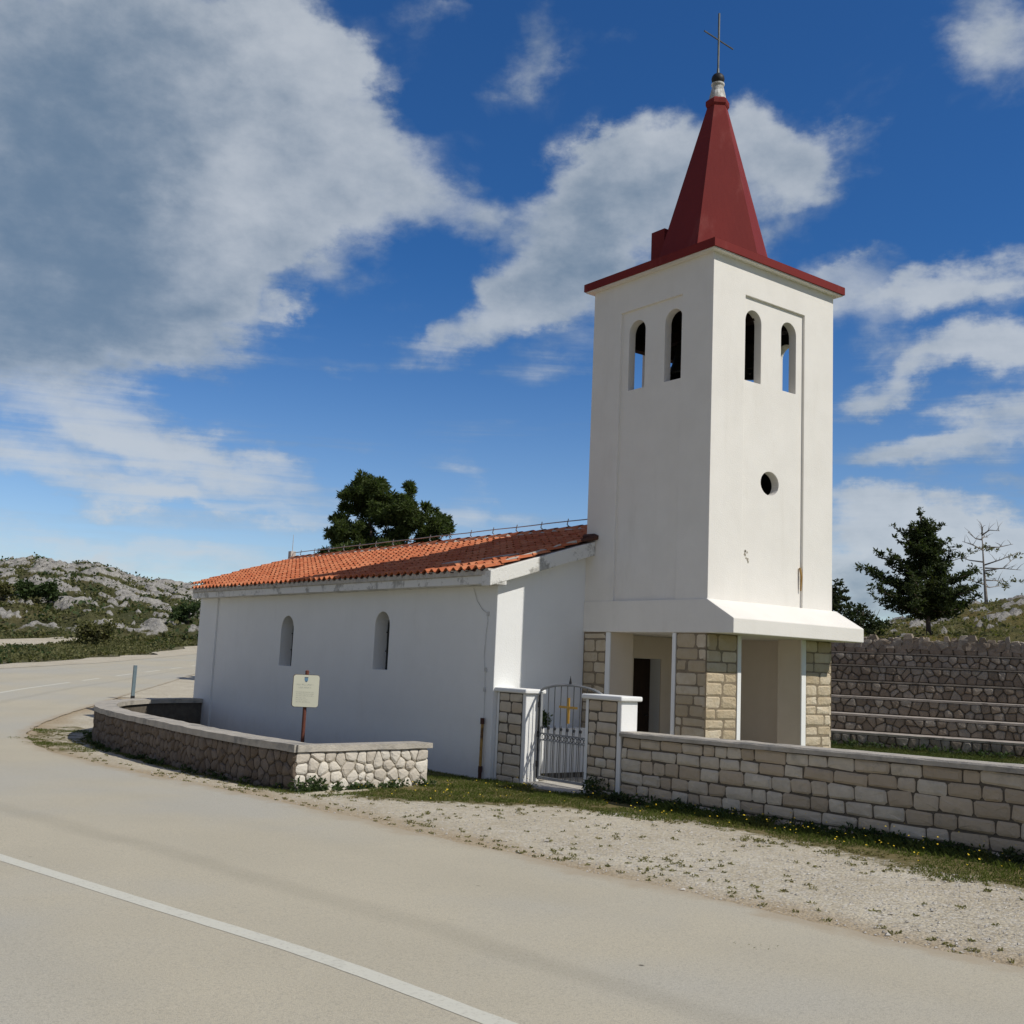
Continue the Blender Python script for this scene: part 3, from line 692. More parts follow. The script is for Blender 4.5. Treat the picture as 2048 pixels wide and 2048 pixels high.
def stone_block(mb,o,u,nrm,a,b,c,d,tint,rnd,jit,bul,depth=.05):
    up=Vector((0,0,1));j=lambda:rnd.uniform(-jit,jit)
    # outer ring (rounded corners), inset ring bulging out
    w,hg=b-a,d-c;e=min(w,hg)*.16
    ring=[(a+e,c),(b-e,c),(b,c+e),(b,d-e),(b-e,d),(a+e,d),(a,d-e),(a,c+e)]
    ring=[(x+j(),y+j()) for x,y in ring]
    mx,my=(a+b)/2,(c+d)/2;k=.82;p1=[];p2=[];p0=[]
    b1=bul*rnd.uniform(.4,1.2)
    for x,y in ring:
        p0.append(o+u*x+up*y-nrm*depth);p1.append(o+u*x+up*y)
        xi=mx+(x-mx)*(1-.030/w*2 if w>.12 else .8);yi=my+(y-my)*(1-.024/hg*2 if hg>.1 else .8)
        p2.append(o+u*xi+up*yi+nrm*(b1+rnd.uniform(-.3,.3)*bul))
    n=8;vs=p0+p1+p2;fs=[]
    for r in range(2):
        for i in range(n): fs.append((r*n+i,r*n+(i+1)%n,(r+1)*n+(i+1)%n,(r+1)*n+i))
    vs.append(o+u*(mx+j())+up*(my+j())+nrm*(b1*1.15+rnd.uniform(-.2,.4)*bul))
    fs+=[(2*n+i,2*n+(i+1)%n,3*n) for i in range(n)]
    mb.add(vs,fs,tint)
PT=2.52
def pier(x0,x1,y0,y1,clad,seed):
    mb=MB();mb.box(x0+.02,x1-.0,y0+.02,y1,-.2,PT-.002);p=mb.build('porch_pier',M['cream_in'],church,tints=False)
    cladding('stone_cladding',clad,M['stone_gold'],p,course=.185,seed=seed,gap=.005,bulge=.016,wl=(.28,.6))
    return p
pier(.0,.82,.0,.74,[((0.015,0.66,0),(0,-1,0),.66,.02,PT-.004,(-1,0,0)),((0.0,.015,0),(1,0,0),.735,.02,PT-.004,(0,-1,0))],3)
pier(2.37,3.2,.0,.52,[((2.485,.015,0),(1,0,0),.70,.02,PT-.004,(0,-1,0)),((3.185,0,0),(0,1,0),.5,.02,PT-.004,(1,0,0))],4)
pier(.0,.57,2.23,2.93,[((.015,2.93,0),(0,-1,0),.59,.02,PT-.004,(-1,0,0))],5)
mb=MB();mb.box(2.75,3.19,2.2,2.93,-.2,PT-.002);mb.build('porch_pier',M['cream_in'],church,tints=False)
mb=MB();mb.box(2.9,3.18,.53,2.19,-.2,PT-.003);mb.build('porch_side_wall',M['cream_in'],church,tints=False)
for (x0,x1,y0,y1) in ((-.004,.02,.665,.742),(-.004,.02,2.228,2.338),(.738,.822,-.004,.02),(2.368,2.482,-.004,.02)):
    mb=MB();mb.box(x0,x1,y0,y1,-.1,PT-.006);mb.build('corner_trim',M['white'],church,tints=False)
# nave walls
def zroof(x): return 4.66-abs(x-1.6)*.311
mb=MB();t=.3
wt=3.26
poly=[(NX0,-.6),(NX1,-.6),(NX1,wt-.02),(1.6,4.42),(NX0,wt-.02)]
mb.prism([(x,NY0,z) for x,z in poly],(0,NY1-NY0,0));nave=mb.build('nave_wall',M['nave'],church,tints=False)
nave.parent=None;nave.location=(1.6,5.0,0)
cut=[boxcut(NX0+.45,NX1-.45,NY0+.32,NY1-.3,.02,3.0)]
apply_bool(nave,cut)
cut=[cutter(arch(6.655,.275,1.67,2.79),'x',-2.3,-1.4),cutter(arch(10.78,.31,1.62,2.735),'x',-2.3,-1.4),boxcut(1.24,1.95,2.6,3.35,-.1,2.10)]
apply_bool(nave,cut);nave.parent=church;nave.location=(0,0,0);bevel(nave,.012,2,50)
for cy,hw,a,b in ((6.655,.275,1.67,2.79),(10.78,.31,1.62,2.735)):
    mb=MB();mb.prism([(-1.66,u,z) for u,z in arch(cy,hw+.01,a-.01,b+.01)],(.04,0,0));wn_=mb.build('window',M['glass'],church,tints=False)
    mb=MB();mb.box(-1.685,-1.655,cy-.012,cy+.012,a,b-.02)
    for zz in (a+.35,a+.72): mb.box(-1.684,-1.656,cy-hw,cy+hw,zz,zz+.02)
    mb.build('window_bars',M['black'],wn_,tints=False)
mb=MB();mb.box(1.2,2.0,3.2,3.25,.0,2.12);dr=mb.build('door',M['darkwood'],church,tints=False)
mb=MB();mb.tube((1.86,3.19,1.05),(1.86,3.12,1.05),.012);mb.tube((1.86,3.13,1.05),(1.76,3.13,1.05),.012);mb.build('handle',M['black'],dr,tints=False)
# porch floor
mb=MB();mb.box(-.05,3.25,-.1,3.3,-.3,.03);mb.build('porch_floor',M['coping'],church,tints=False)
# porch back wall skin in warm plaster (the nave front inside the porch)
mb=MB();mb.box(.575,1.238,2.915,2.938,.03,2.515);mb.box(1.952,2.74,2.915,2.938,.03,2.515);mb.box(1.238,1.952,2.915,2.938,2.104,2.515)
mb.build('porch_back_wall',M['cream_in'],church,tints=False)
# shallow pilaster at far corner
mb=MB();mb.box(NX0-.045,NX0-.001,14.75,NY1+.03,-.5,3.20);mb.build('corner_pilaster',M['nave'],church,tints=False)
# apse behind
mb=MB();mb.prism([(x,y,-.5) for x,y in ((-1.25,15.8),(-1.25,16.9),(-.5,17.7),(3.7,17.7),(4.45,16.9),(4.45,15.8))],(0,0,4.05));mb.build('apse_wall',M['nave'],church,tints=False)
# eave beam along the side and raking verge on the gable
mb=MB()
mb.prism([(-2.27,y,z) for y,z in ((2.70,3.20),(15.75,3.20),(15.75,3.405),(2.70,3.405))],(.318,0,0))
ev=mb.build('eave_beam',M['flaky'],church,tints=False)
# wavy underside edge of the mortar along the beam
def verge(xa,xb):
    return [(xa,2.69,zroof(xa)-.285),(xb,2.69,zroof(xb)-.285),(xb,2.69,zroof(xb)-.03),(xa,2.69,zroof(xa)-.03)]
mb=MB();mb.prism(verge(-2.30,-.003),(0,.252,0));vb=mb.build('verge_board',M['flaky'],church,tints=False);bevel(vb,.012,2,40)
mb=MB();mb.prism(verge(5.5,3.203),(0,.252,0));mb.build('verge_board',M['flaky'],church,tints=False)
# roof deck
mb=MB()
for sgn in (-1,1):
    xe=1.6+sgn*3.88
    mb.prism([(1.6,2.74,4.60),(xe,2.74,zroof(xe)-.06),(xe,2.74,zroof(xe)-.12),(1.6,2.74,4.52)],(0,13.0,0))
mb.prism([(-1.60,15.7,zroof(-1.6)-.06),(-1.66,17.3,zroof(-1.66)-.06),(-.8,18.0,zroof(-.8)-.06),(1.6,18.25,4.60),(1.6,15.7,4.60)],(0,0,-.1))
mb.prism([(4.8,15.7,zroof(4.8)-.06),(1.6,15.7,4.60),(1.6,18.25,4.60),(4.0,18.0,zroof(4.0)-.06),(4.86,17.3,zroof(4.86)-.06)],(0,0,-.1))
deck=mb.build('roof',M['mortar_pale'],church,tints=False)
# tiles : wavy profile, one strip per column, stepped courses
def tiles(name,sgn,y0,y1,xe,rows_,parent,clip=None):
    rnd=random.Random(11);mb=MB();tw=.222;nc=int((y1-y0)/tw);tw=(y1-y0)/nc
    slope=.311;run=abs(xe-1.6);rl=run/rows_
    prof=[]
    for i in range(9):
        a=i/8
        if a<.62: prof.append((a,.050*math.sin(math.pi*a/.62)))
        else: prof.append((a,-.018*math.sin(math.pi*(a-.62)/.38)))
    for c in range(nc):
        ya=y0+c*tw
        for r in range(rows_):
            xa=xe-sgn*(r*rl);xb=xe-sgn*((r+1)*rl+.05)
            if abs(xb-1.6)>abs(xa-1.6) : continue
            if clip and not clip(.5*(xa+xb),ya+tw/2): continue
            tl=rnd.random()**1.6;dz=rnd.uniform(-.006,.006);sk=rnd.uniform(-.012,.012)
            vs=[];th=.016
            for (xx,lift) in ((xa,.030),(xb,.0)):
                for a,z in prof: vs.append((xx,ya+a*tw*1.0+sk,zroof(xx)+lift+z+dz))
            for a,z in prof: vs.append((xa+sgn*.0,ya+a*tw+sk,zroof(xa)+.030+z+dz-th))
            n=len(prof);fs=[(i,i+1,n+i+1,n+i) for i in range(n-1)]+[(2*n+i,2*n+i+1,i+1,i) for i in range(n-1)]
            mb.add(vs,fs,tl)
    return mb.build(name,M['tile'],parent,normals=False)
tiles('roof_tiles',-1,2.74,15.72,-2.36,12,deck)
tiles('roof_tiles',1,2.74,15.72,5.56,12,deck)
ap=lambda x,y:(x>-1.66) and (y<17.3+(x+1.66)*.82 if x<-.8 else y<18.0+(x+.8)*.1)
tiles('apse_tiles',-1,15.74,18.2,-1.67,10,deck,ap)
tiles('apse_tiles',1,15.74,18.2,4.87,10,deck,lambda x,y:y<17.9)
# scalloped mortar under the eave tiles : one continuous strip
mb=MB();rnd=random.Random(5);nc=int((15.72-2.74)/.222);tw=(15.72-2.74)/nc;z=zroof(-2.33);top=[];bot=[]
for c in range(nc):
    ya=2.74+c*tw;hh=.055*rnd.uniform(.55,1.0) if rnd.random()>.06 else .01
    for q,(f,s_) in enumerate(((.02,0),(.14,.7),(.30,1),(.46,.7),(.60,0),(.80,-.25))):
        y=ya+f*tw;x=-2.305+rnd.uniform(-.012,.008);top.append((x,y,z-.02+hh*s_));bot.append((x+.004,y,z-.088))
n=len(top);mb.add(top+bot+[(-2.16,v[1],v[2]) for v in top],[(k,k+1,n+k+1,n+k) for k in range(n-1)]+[(k+1,k,2*n+k,2*n+k+1) for k in range(n-1)])
mb.build('eave_mortar',M['mortar_pale'],deck,normals=False)
# ridge tiles and mortar
mb=MB();y=2.9;rnd=random.Random(8)
while y<18.0:
    L=.40;z=4.66+rnd.uniform(-.008,.008);vs=[];n=8;
    for (yy,sc) in ((y,1.08),(y+L+.04,.96)):
        for i in range(n+1):
            a=math.pi*i/n;vs.append((1.6-.135*sc*math.cos(a),yy,z-.03+.125*sc*math.sin(a)+(.01 if sc>1 else 0)))
    mb.add(vs,[(i,i+1,n+2+i,n+1+i) for i in range(n)],rnd.random());y+=L
mb.build('ridge_tiles',M['tile'],deck,normals=False)
for sx in (1.475,1.725):
    mb=MB();pts=[];rd_=[];y=2.9
    while y<18.0:
        for f,r in ((0,.020),(.12,.024),(.27,.030),(.33,.050),(.37,.052)): pts.append((sx+rnd.uniform(-.01,.01),y+f,4.648+rnd.uniform(-.006,.008)));rd_.append(r*rnd.uniform(.75,1.25))
        y+=.40
    mb.path(pts,rd_,6);mb.build('ridge_mortar',M['mortar_pale'],deck,tints=False)
# loose mortar and broken verge tiles by the tower
rnd=random.Random(9);pts=[]
for k in range(15):
    x=-1.95+k*.13;pts.append((x,2.80+rnd.uniform(-.02,.04),zroof(x)+.05+rnd.uniform(-.012,.012)))
mb=MB();mb.path(pts,[rnd.uniform(.015,.032) for _ in pts],6);mb.build('verge_mortar',M['mortar_pale'],deck)
for P,r in (([(-1.62,3.95),(-1.50,3.55),(-1.33,3.2)],[.018,.03,.02]),([(-1.80,4.9),(-1.70,4.45)],[.02,.03])):
    mb=MB();mb.path([(x,y,zroof(x)+.053) for x,y in P],r,5);mb.build('loose_mortar',M['mortar_pale'],deck)
# lightning conductor over the ridge
mb=MB();pts=[(1.6,3.0+.6*i,4.875+.004*math.sin(i*1.7)) for i in range(26)];mb.path(pts,.011,6)
cond=mb.build('lightning_conductor',M['metal_galv'],church,tints=False)
y=3.6
while y<18:
    mb=MB();mb.path([(1.6,y,4.77),(1.57,y+.02,4.80),(1.6,y+.05,4.835),(1.6,y+.02,4.93)],[.014,.012,.012,.010],5);mb.build('conductor_holder',M['metal_galv'],cond,tints=False);y+=.868
mb=MB();mb.box(1.52,1.68,18.02,18.2,4.62,4.92);mb.tube((1.6,18.1,4.92),(1.6,18.1,5.42),.011,.006,6);mb.build('air_terminal',M['mortar_pale'],cond,tints=False)
# down pipe and cable on the side wall
mb=MB();mb.tube((-2.0,3.14,.12),(-2.0,3.13,.95),.025,n=10)
pp=mb.build('downpipe',M['pipe'],church,tints=False)
for z in (.14,.93):
    mb=MB();mb.tube((-2.0,3.135,z-.05),(-2.0,3.135,z+.05),.036,n=10);mb.build('pipe_collar',M['rust'],pp,tints=False)
mb=MB();mb.tube((-2.0,3.14,-.1),(-2.0,3.14,.085),.03,n=8);mb.build('pipe_foot',M['rust'],pp,tints=False)
mb=MB();mb.path([(-1.968,3.62,3.17),(-1.965,3.5,2.95),(-1.965,3.34,2.80),(-1.966,3.19,2.73),(-1.966,3.16,2.6),(-1.966,3.2,2.35),(-1.966,3.22,2.0),(-1.968,3.17,1.75),(-1.968,3.15,1.4),(-1.97,3.14,.97)],.0055,6)
for z in (2.72,1.78,1.45): mb.box(-1.975,-1.951,3.14,3.19,z-.035,z+.035)
mb.build('conductor_cable',M['cable'],church,tints=False)
# weathered lead at the tower/roof junction
mb=MB();mb.path([(-.05,2.95,4.22),(-.02,2.7,4.21),(.0,2.62,4.205)],[.05,.06,.03],6);mb.path([(-.3,2.72,4.12),(.0,2.66,4.20)],[.03,.05],6);mb.build('junction_flashing',M['rust'],church,tints=False)
# small rusted stain bracket on the tower front
mb=MB();mb.path([(2.33,.02,3.75),(2.345,.0,3.60),(2.34,.01,3.35)],[.018,.022,.012],6);mb.build('rusted_bracket',M['pipe'],church,tints=False)
mb=MB()
rnd=random.Random(21)
for k in range(9): 
    cx=.83+rnd.uniform(-.05,.06)+.12;cz=3.84+rnd.uniform(-.11,.07);r=rnd.uniform(.012,.03)
    mb.prism([(cx+r*rnd.uniform(.6,1.3)*math.cos(a),.0455,cz+r*rnd.uniform(.6,1.3)*math.sin(a)) for a in [i*math.pi/4 for i in range(8)]],(0,-.003,0))
mb.build('flaked_plaster',M['joint_pale'],church,tints=False)
# tower roof : eave slab, low pyramid, spire
o=.148
def mould(mb,off,za,zb): mb.box(-off,W_+off,-off,D_+off,za,zb)
mb=MB();mould(mb,.05,8.842,8.815+.06);mould(mb,.09,8.7755+.1,8.905);cor=mb.build('cornice',M['tower'],church,tints=False)
mb=MB();mould(mb,.118,8.80,8.8415);mb.build('cornice_underside',M['tower'],cor,tints=False)
mb=MB();mould(mb,o,8.825,8.965)
a=.148;P=[(-a,-a,8.966),(W_+a,-a,8.966),(W_+a,D_+a,8.966),(-a,D_+a,8.966)]
ins=.9;Q=[(ins,ins,9.16),(W_-ins,ins,9.16),(W_-ins,D_-ins,9.16),(ins,D_-ins,9.16)]
mb.add(P+Q,[(3,2,1,0),(4,5,6,7)]+[(i,(i+1)%4,(i+1)%4+4,i+4) for i in range(4)])
tr=mb.build('tower_roof',M['spire'],church,tints=False)
ax,ay=1.61,1.46
def hexr(r,z,ph=25.5): return [(ax+r*math.cos(R(ph+60*i)),ay+r*math.sin(R(ph+60*i)),z) for i in range(6)]
mb=MB();rr=lambda z:lerp(1.11,.20,(z-9.2)/(12.45-9.2))
vs=hexr(rr(8.97),8.97)+hexr(rr(12.5),12.5);mb.add(vs,[(0,1,2,3,4,5),(11,10,9,8,7,6)]+[(i,(i+1)%6,(i+1)%6+6,i+6) for i in range(6)])
sp=mb.build('spire',M['spire'],church,tints=False)
mb=MB();vs=hexr(.205,12.46)+hexr(.228,12.5)+hexr(.228,12.585)+hexr(.18,12.63)
mb.add(vs,[(5,4,3,2,1,0),(18,19,20,21,22,23)]+[(r*6+i,r*6+(i+1)%6,r*6+6+(i+1)%6,r*6+6+i) for r in range(3) for i in range(6)])
mb.build('spire_collar',M['spire'],sp,tints=False)
mb=MB();mb.box(1.28,1.7,2.45,2.8,9.0,10.3);dm=mb.build('roof_hatch',M['spire'],tr,tints=False)
mb=MB();n=16
prof=[(.165,12.62),(.15,12.72),(.105,12.90),(.125,12.93),(.125,12.96),(.08,12.98)]
vs=[(ax+r*math.cos(2*math.pi*i/n),ay+r*math.sin(2*math.pi*i/n),z) for r,z in prof for i in range(n)]
mb.add(vs,[(r*n+i,r*n+(i+1)%n,(r+1)*n+(i+1)%n,(r+1)*n+i) for r in range(len(prof)-1) for i in range(n)])
fin=mb.build('finial',M['flaky'],church,smooth=False,tints=False)
mb=MB()
for j in range(9):
    for i in range(n):
        a=math.pi*j/8;mb.v.append((ax+.125*math.sin(a)*math.cos(2*math.pi*i/n),ay+.125*math.sin(a)*math.sin(2*math.pi*i/n),13.055-.125*math.cos(a)))
mb.f=[(j*n+i,j*n+(i+1)%n,(j+1)*n+(i+1)%n,(j+1)*n+i) for j in range(8) for i in range(n)];mb.m=[0]*len(mb.f);mb.t=[1]*len(mb.f)
mb.build('finial_ball',M['black'],fin,smooth=True,tints=False)
mb=MB();mb.tube((ax,ay,13.15),(ax,ay,13.27),.032,.024,8);mb.box(ax-.014,ax+.014,ay-.014,ay+.014,13.25,14.41)
# arms run parallel with the front of the church
CA=3.9;cdx,cdy=math.cos(R(CA)),math.sin(R(CA))
mb.tube((ax-.435*cdx,ay-.435*cdy,13.86),(ax+.435*cdx,ay+.435*cdy,13.86),.016,n=6)
mb.build('tower_cross',M['cross'],church,tints=False)
# bells
def bell(x,y,z,r,label):
    b=thing('bell',(x,y,z+r*1.7),label,'bell');n=20
    pr=[(0,1.62),(.45,1.58),(.55,1.4),(.62,1.0),(.74,.5),(.95,.12),(1.02,.0),(.93,.02)]
    mb=MB();vs=[(x+r*k*math.cos(2*math.pi*i/n),y+r*k*math.sin(2*math.pi*i/n),z+r*zz) for k,zz in pr for i in range(n)]
    mb.add(vs,[(q*n+i,q*n+(i+1)%n,(q+1)*n+(i+1)%n,(q+1)*n+i) for q in range(len(pr)-1) for i in range(n)]);mb.build('bell_body',M['bronze'],b,smooth=True,tints=False)
    mb=MB();mb.box(x-.09,x+.09,.17,D_-.17,z+r*1.66,z+r*1.66+.2);mb.build('headstock',M['darkwood'],b,tints=False)
    mb=MB();mb.tube((x,y,z+r*1.3),(x,y,z+.02),.018,.03);mb.build('clapper',M['black'],b,tints=False)
bell(1.30,1.75,7.22,.43,'larger dark bronze bell hung under a beam inside the belfry')
bell(2.28,1.15,7.36,.38,'smaller dark bronze bell hung towards the front side of the belfry')
mb=MB();mb.box(.17,W_-.17,2.52,2.68,7.78,7.95);bb=mb.build('belfry_beam',M['darkwood'],church,tints=False)
mb=MB();mb.box(.50,.62,2.54,2.66,7.951,8.6);mb.build('hanger',M['darkwood'],bb,tints=False)
# ---------------------------------------------------------------- boundary wall with gate
rnd=random.Random(31)
WX=-1.88;WT=.34
wall=thing('boundary_wall',(WX+WT/2,-4.6,.15),'grey coursed stone wall with concrete coping running right from the gate','wall','stone boundary walls')
def cop(y): return 1.0+.017*max(0,-y)          # coping top
YE=-11.5
mb=MB()
n=24
for i in range(n):
    a=lerp(-.10,YE,i/n);b=lerp(-.10,YE,(i+1)/n)
    mb.add([(WX+.03,a,-.2),(WX+WT,a,-.2),(WX+WT,a,cop(a)-.065),(WX+.03,a,cop(a)-.065),(WX+.03,b,-.2),(WX+WT,b,-.2),(WX+WT,b,cop(b)-.065),(WX+.03,b,cop(b)-.065)],[(0,4,5,1),(1,5,6,2),(2,6,7,3),(3,7,4,0),(0,1,2,3),(7,6,5,4)])
mb.build('mortar_core',M['joint'],wall,tints=False)
# courses follow the slope of the coping
class Sloped:
    pass
def coursed(mb,o,u,nrm,L,z0f,z1f,ncourse,wl,rnd,gap,jit,bul,tmin=.55):
    """blocks in ncourse courses between z0f(x) and z1f(x)"""
    wts=[rnd.uniform(.85,1.2) for _ in range(ncourse)];s=sum(wts);acc=0
    for k in range(ncourse):
        f0=acc/s;acc+=wts[k];f1=acc/s;x=-rnd.random()*.2
        while x<L-.02:
            bl=rnd.uniform(*wl);a=max(0,x);b=min(L,x+bl)
            if L-b<.12:b=L
            m=(a+b)/2;dz=rnd.uniform(-.014,.014) if 0<k<ncourse-1 else 0
            za=lerp(z0f(m),z1f(m),f0)+gap+dz*.5;zb=lerp(z0f(m),z1f(m),f1)-gap+dz*.3
            # occasional two half-height stones
            if b-a>.06: stone_block(mb,o,u,nrm,a+gap,b-gap,za,zb,min(1,rnd.uniform(tmin,1.05)),rnd,jit,bul)
            x=b if b>x else x+.1
mb=MB();coursed(mb,Vector((WX+.02,-.10,0)),Vector((0,-1,0)),Vector((-1,0,0)),-.10-YE,lambda x:-.02+.016*x,lambda x:cop(-.10-x)-.075,6,(.20,.50),rnd,.0085,.010,.018,.36)
mb.build('stone_courses',M['stone'],wall)
mb=MB();m_=60
for i in range(m_):
    a=lerp(-.10,YE,i/m_);b=lerp(-.10,YE,(i+1)/m_)
    def sec(y,k):
        j=lambda q:.010*noise.noise(Vector((y*3+q*9,q,2)));t=cop(y)
        return [(WX-.035+j(1),y,t-.07+j(2)),(WX+WT+.035,y,t-.07),(WX+WT+.035,y,t+j(4)),(WX-.02+j(3),y,t+j(5)),(WX-.038+j(6),y,t-.02+j(7))]
    A=sec(a,i);B=sec(b,i+1);mb.add(A+B,[(k,(k+1)%5,5+(k+1)%5,5+k) for k in range(5)]+([(4,3,2,1,0)] if i==0 else []))
mb.build('coping',M['coping'],wall,tints=False)
# gate pillars
def gate_pillar(y0,y1,label,seed,yR=True):
    p=thing('gate_pillar',(WX+WT/2,(y0+y1)/2,0),label,'gate pillar','white edged gate pillars')
    mb=MB();mb.box(WX+.012,WX+WT,y0+.0,y1,-.2,1.43);b=mb.build('pillar_body',M['white'],p,tints=False);bevel(b,.008,1)
    mb=MB();mb.box(WX+.008,WX+.011,y0+.08,y1-.075,-.1,1.428);mb.build('panel_mortar',M['joint'],p,tints=False)
    mb=MB();coursed(mb,Vector((WX+.010,y1-.075,0)),Vector((0,-1,0)),Vector((-1,0,0)),(y1-y0)-.16,lambda x:-.05,lambda x:1.425,9,(.22,.5),random.Random(seed),.006,.006,.016)
    mb.build('stone_panel',M['stone'],p)
    mb=MB();mb.box(WX-.045,WX+WT+.05,y0-.055,y1+.045,1.432,1.505);c=mb.build('pillar_cap',M['white'],p,tints=False);bevel(c,.022,3)
    return p
gate_pillar(2.15,2.93,'gate pillar built against the corner of the chapel, left of the gate',1)
gate_pillar(-.085,.70,'gate pillar right of the gate, at the start of the long stone wall',2)
# gate
GX=-1.60;gy0,gy1=.55,2.11
gate=thing('gate',(GX,(gy0+gy1)/2,.1),'arched grey iron gate with a gold cross between two stone pillars','gate')
def gtop(y): 
    u=(y-1.37)/.78;return 1.44+.165*math.sqrt(max(0,1-u*u*.98))
mb=MB()
mb.box(GX-.02,GX+.02,gy1-.04,gy1,.08,1.47);mb.box(GX-.02,GX+.02,gy0,gy0+.04,.08,1.47)
mb.path([(GX,lerp(gy0+.01,gy1-.01,i/16),gtop(lerp(gy0,gy1,i/16))-.0) for i in range(17)],.021,6)
mb.box(GX-.018,GX+.018,gy0+.04,gy1-.04,.10,.14);mb.box(GX-.010,GX+.010,gy0+.04,gy1-.04,.80,.825);mb.box(GX-.010,GX+.010,gy0+.04,gy1-.04,.70,.72)
mb.build('gate_frame',M['iron_grey'],gate,tints=False)
mb=MB();y=gy0+.117
k=0
while y<gy1-.05:
    mb.tube((GX,y,.14),(GX,y,gtop(y)),.008,n=6)
    y+=.155
mb.build('gate_bars',M['iron_dark'],gate,tints=False)
mb=MB();y=gy0+.04+.078/2;k=0
while y<gy1-.05:
    mb.tube((GX,y,.14),(GX,y,.70),.0055,n=6)
    if k%2==0:
        # spear head with a curl each side
        mb.tube((GX,y,.82),(GX,y,.92),.007,n=6);mb.tube((GX,y,.88),(GX,y,.905),.017,.012,6);mb.tube((GX,y,.905),(GX,y,.965),.016,.001,6)
        for sg in (-1,1): mb.path([(GX,y,.885),(GX,y+sg*.02,.895),(GX,y+sg*.026,.915),(GX,y+sg*.016,.925)],.005,5)
    y+=.078;k+=1
y=gy0+.04+.078
while y<gy1-.06:
    mb.path([(GX,y+.036*math.cos(2*math.pi*i/14),.76+.036*math.sin(2*math.pi*i/14)) for i in range(15)],.006,5);y+=.078
mb.build('gate_ornament',M['iron_dark'],gate,tints=False)
mb=MB()
for y in (1.38,):
    mb.tube((GX,y,gtop(y)),(GX,y,gtop(y)+.05),.012,n=6);mb.tube((GX,y,gtop(y)+.05),(GX,y,gtop(y)+.15),.02,.002,6)
    mb.tube((GX,y,gtop(y)+.02),(GX,y,gtop(y)+.05),.022,n=6)
mb.build('spear_finial',M['black'],gate,tints=False)
mb=MB();mb.box(GX-.034,GX-.010,1.362,1.398,1.01,1.41);mb.box(GX-.0345,GX-.0095,1.18,1.60,1.243,1.278);c=mb.build('gate_cross',M['gold'],gate,tints=False)
mb=MB();mb.tube((GX-.03,gy1-.005,.1),(GX-.03,gy1-.005,1.42),.009,n=6);hb=mb.build('hinge_rod',M['black'],gate,tints=False)
for z in (.28,.75,1.22):
    mb=MB();mb.tube((GX-.03,gy1-.005,z),(GX-.03,gy1-.005,z+.09),.019,n=8);mb.build('hinge',M['black'],hb,tints=False)
# threshold stone
mb=MB();mb.box(WX-.08,WX+.55,.70,2.14,-.08,.045);o_=mb.build('threshold_stone',M['mortar_pale'],origin=(WX,1.4,0),tints=False);bevel(o_,.02,2);tag(o_,'pale worn threshold slab on the ground under the gate','threshold')
# courtyard pavement strip inside the gate
mb=MB();mb.box(WX+.551,-.06,-.4,2.93,-.3,.03);o_=mb.build('courtyard_paving',M['coping'],origin=(-.8,1.2,0),tints=False);tag(o_,kind='structure')
# white planter behind the gate
pl_=thing('planter',(-.78,2.62,0),'white rendered planter wall standing behind the gate','planter')
mb=MB();mb.box(-1.27,-.2,2.5,2.575,.12,.855);mb.box(-1.27,-1.2,2.575,2.92,.12,.855);mb.box(-.27,-.2,2.575,2.92,.12,.855);mb.box(-1.2,-.27,2.575,2.92,.12,.78)
mb.build('planter_wall',M['white'],pl_,tints=False)
mb=MB();mb.box(-1.25,-.22,2.53,2.92,.03,.119);mb.build('planter_base',M['joint'],pl_,tints=False)
def leaves(mb,c,r,n,size,rnd,flat=1.0,asp=.45,hollow=.35,droop=0.0):
    c=Vector(c)
    for _ in range(n):
        d=Vector((rnd.gauss(0,1),rnd.gauss(0,1),rnd.gauss(0,1)))
        if d.length<1e-5: continue
        d.normalize();k=(hollow+(1-hollow)*rnd.random())**.6
        p=c+Vector((d.x*r,d.y*r,d.z*r*flat))*k
        ax_=Vector((rnd.gauss(0,1)+d.x*1.1,rnd.gauss(0,1)+d.y*1.1,rnd.gauss(0,.8)+.35+d.z*.6-droop)).normalized()
        sd=ax_.cross(Vector((rnd.gauss(0,1),rnd.gauss(0,1),rnd.gauss(0,1))))
        if sd.length<1e-4: continue
        sd.normalize();L=size*rnd.uniform(.6,1.4);w_=L*asp*.5
        mb.add([p-sd*w_*.5,p+ax_*L*.5-sd*w_,p+ax_*L,p+ax_*L*.5+sd*w_,p+sd*w_*.5],[(0,1,2,3,4)],min(1,max(0,rnd.gauss(.45,.28))))
pt=thing('potted_shrub',(-1.08,2.74,.78),'small leafy green shrub growing in the white planter behind the gate','shrub')
mb=MB();rnd=random.Random(3)
for q in range(16): leaves(mb,(-1.08+rnd.gauss(0,.09),2.72+rnd.gauss(0,.06),.86+rnd.random()*.20),.08,40,.055,rnd)
leaves(mb,(-1.05,2.72,1.05),.05,30,.05,rnd);mb.build('foliage',M['bush'],pt,normals=False)
mb=MB();mb.path([(-1.08,2.74,.76),(-1.07,2.73,.9),(-1.06,2.72,1.03)],[.012,.01,.005],5);mb.build('stem',M['bark'],pt,tints=False)
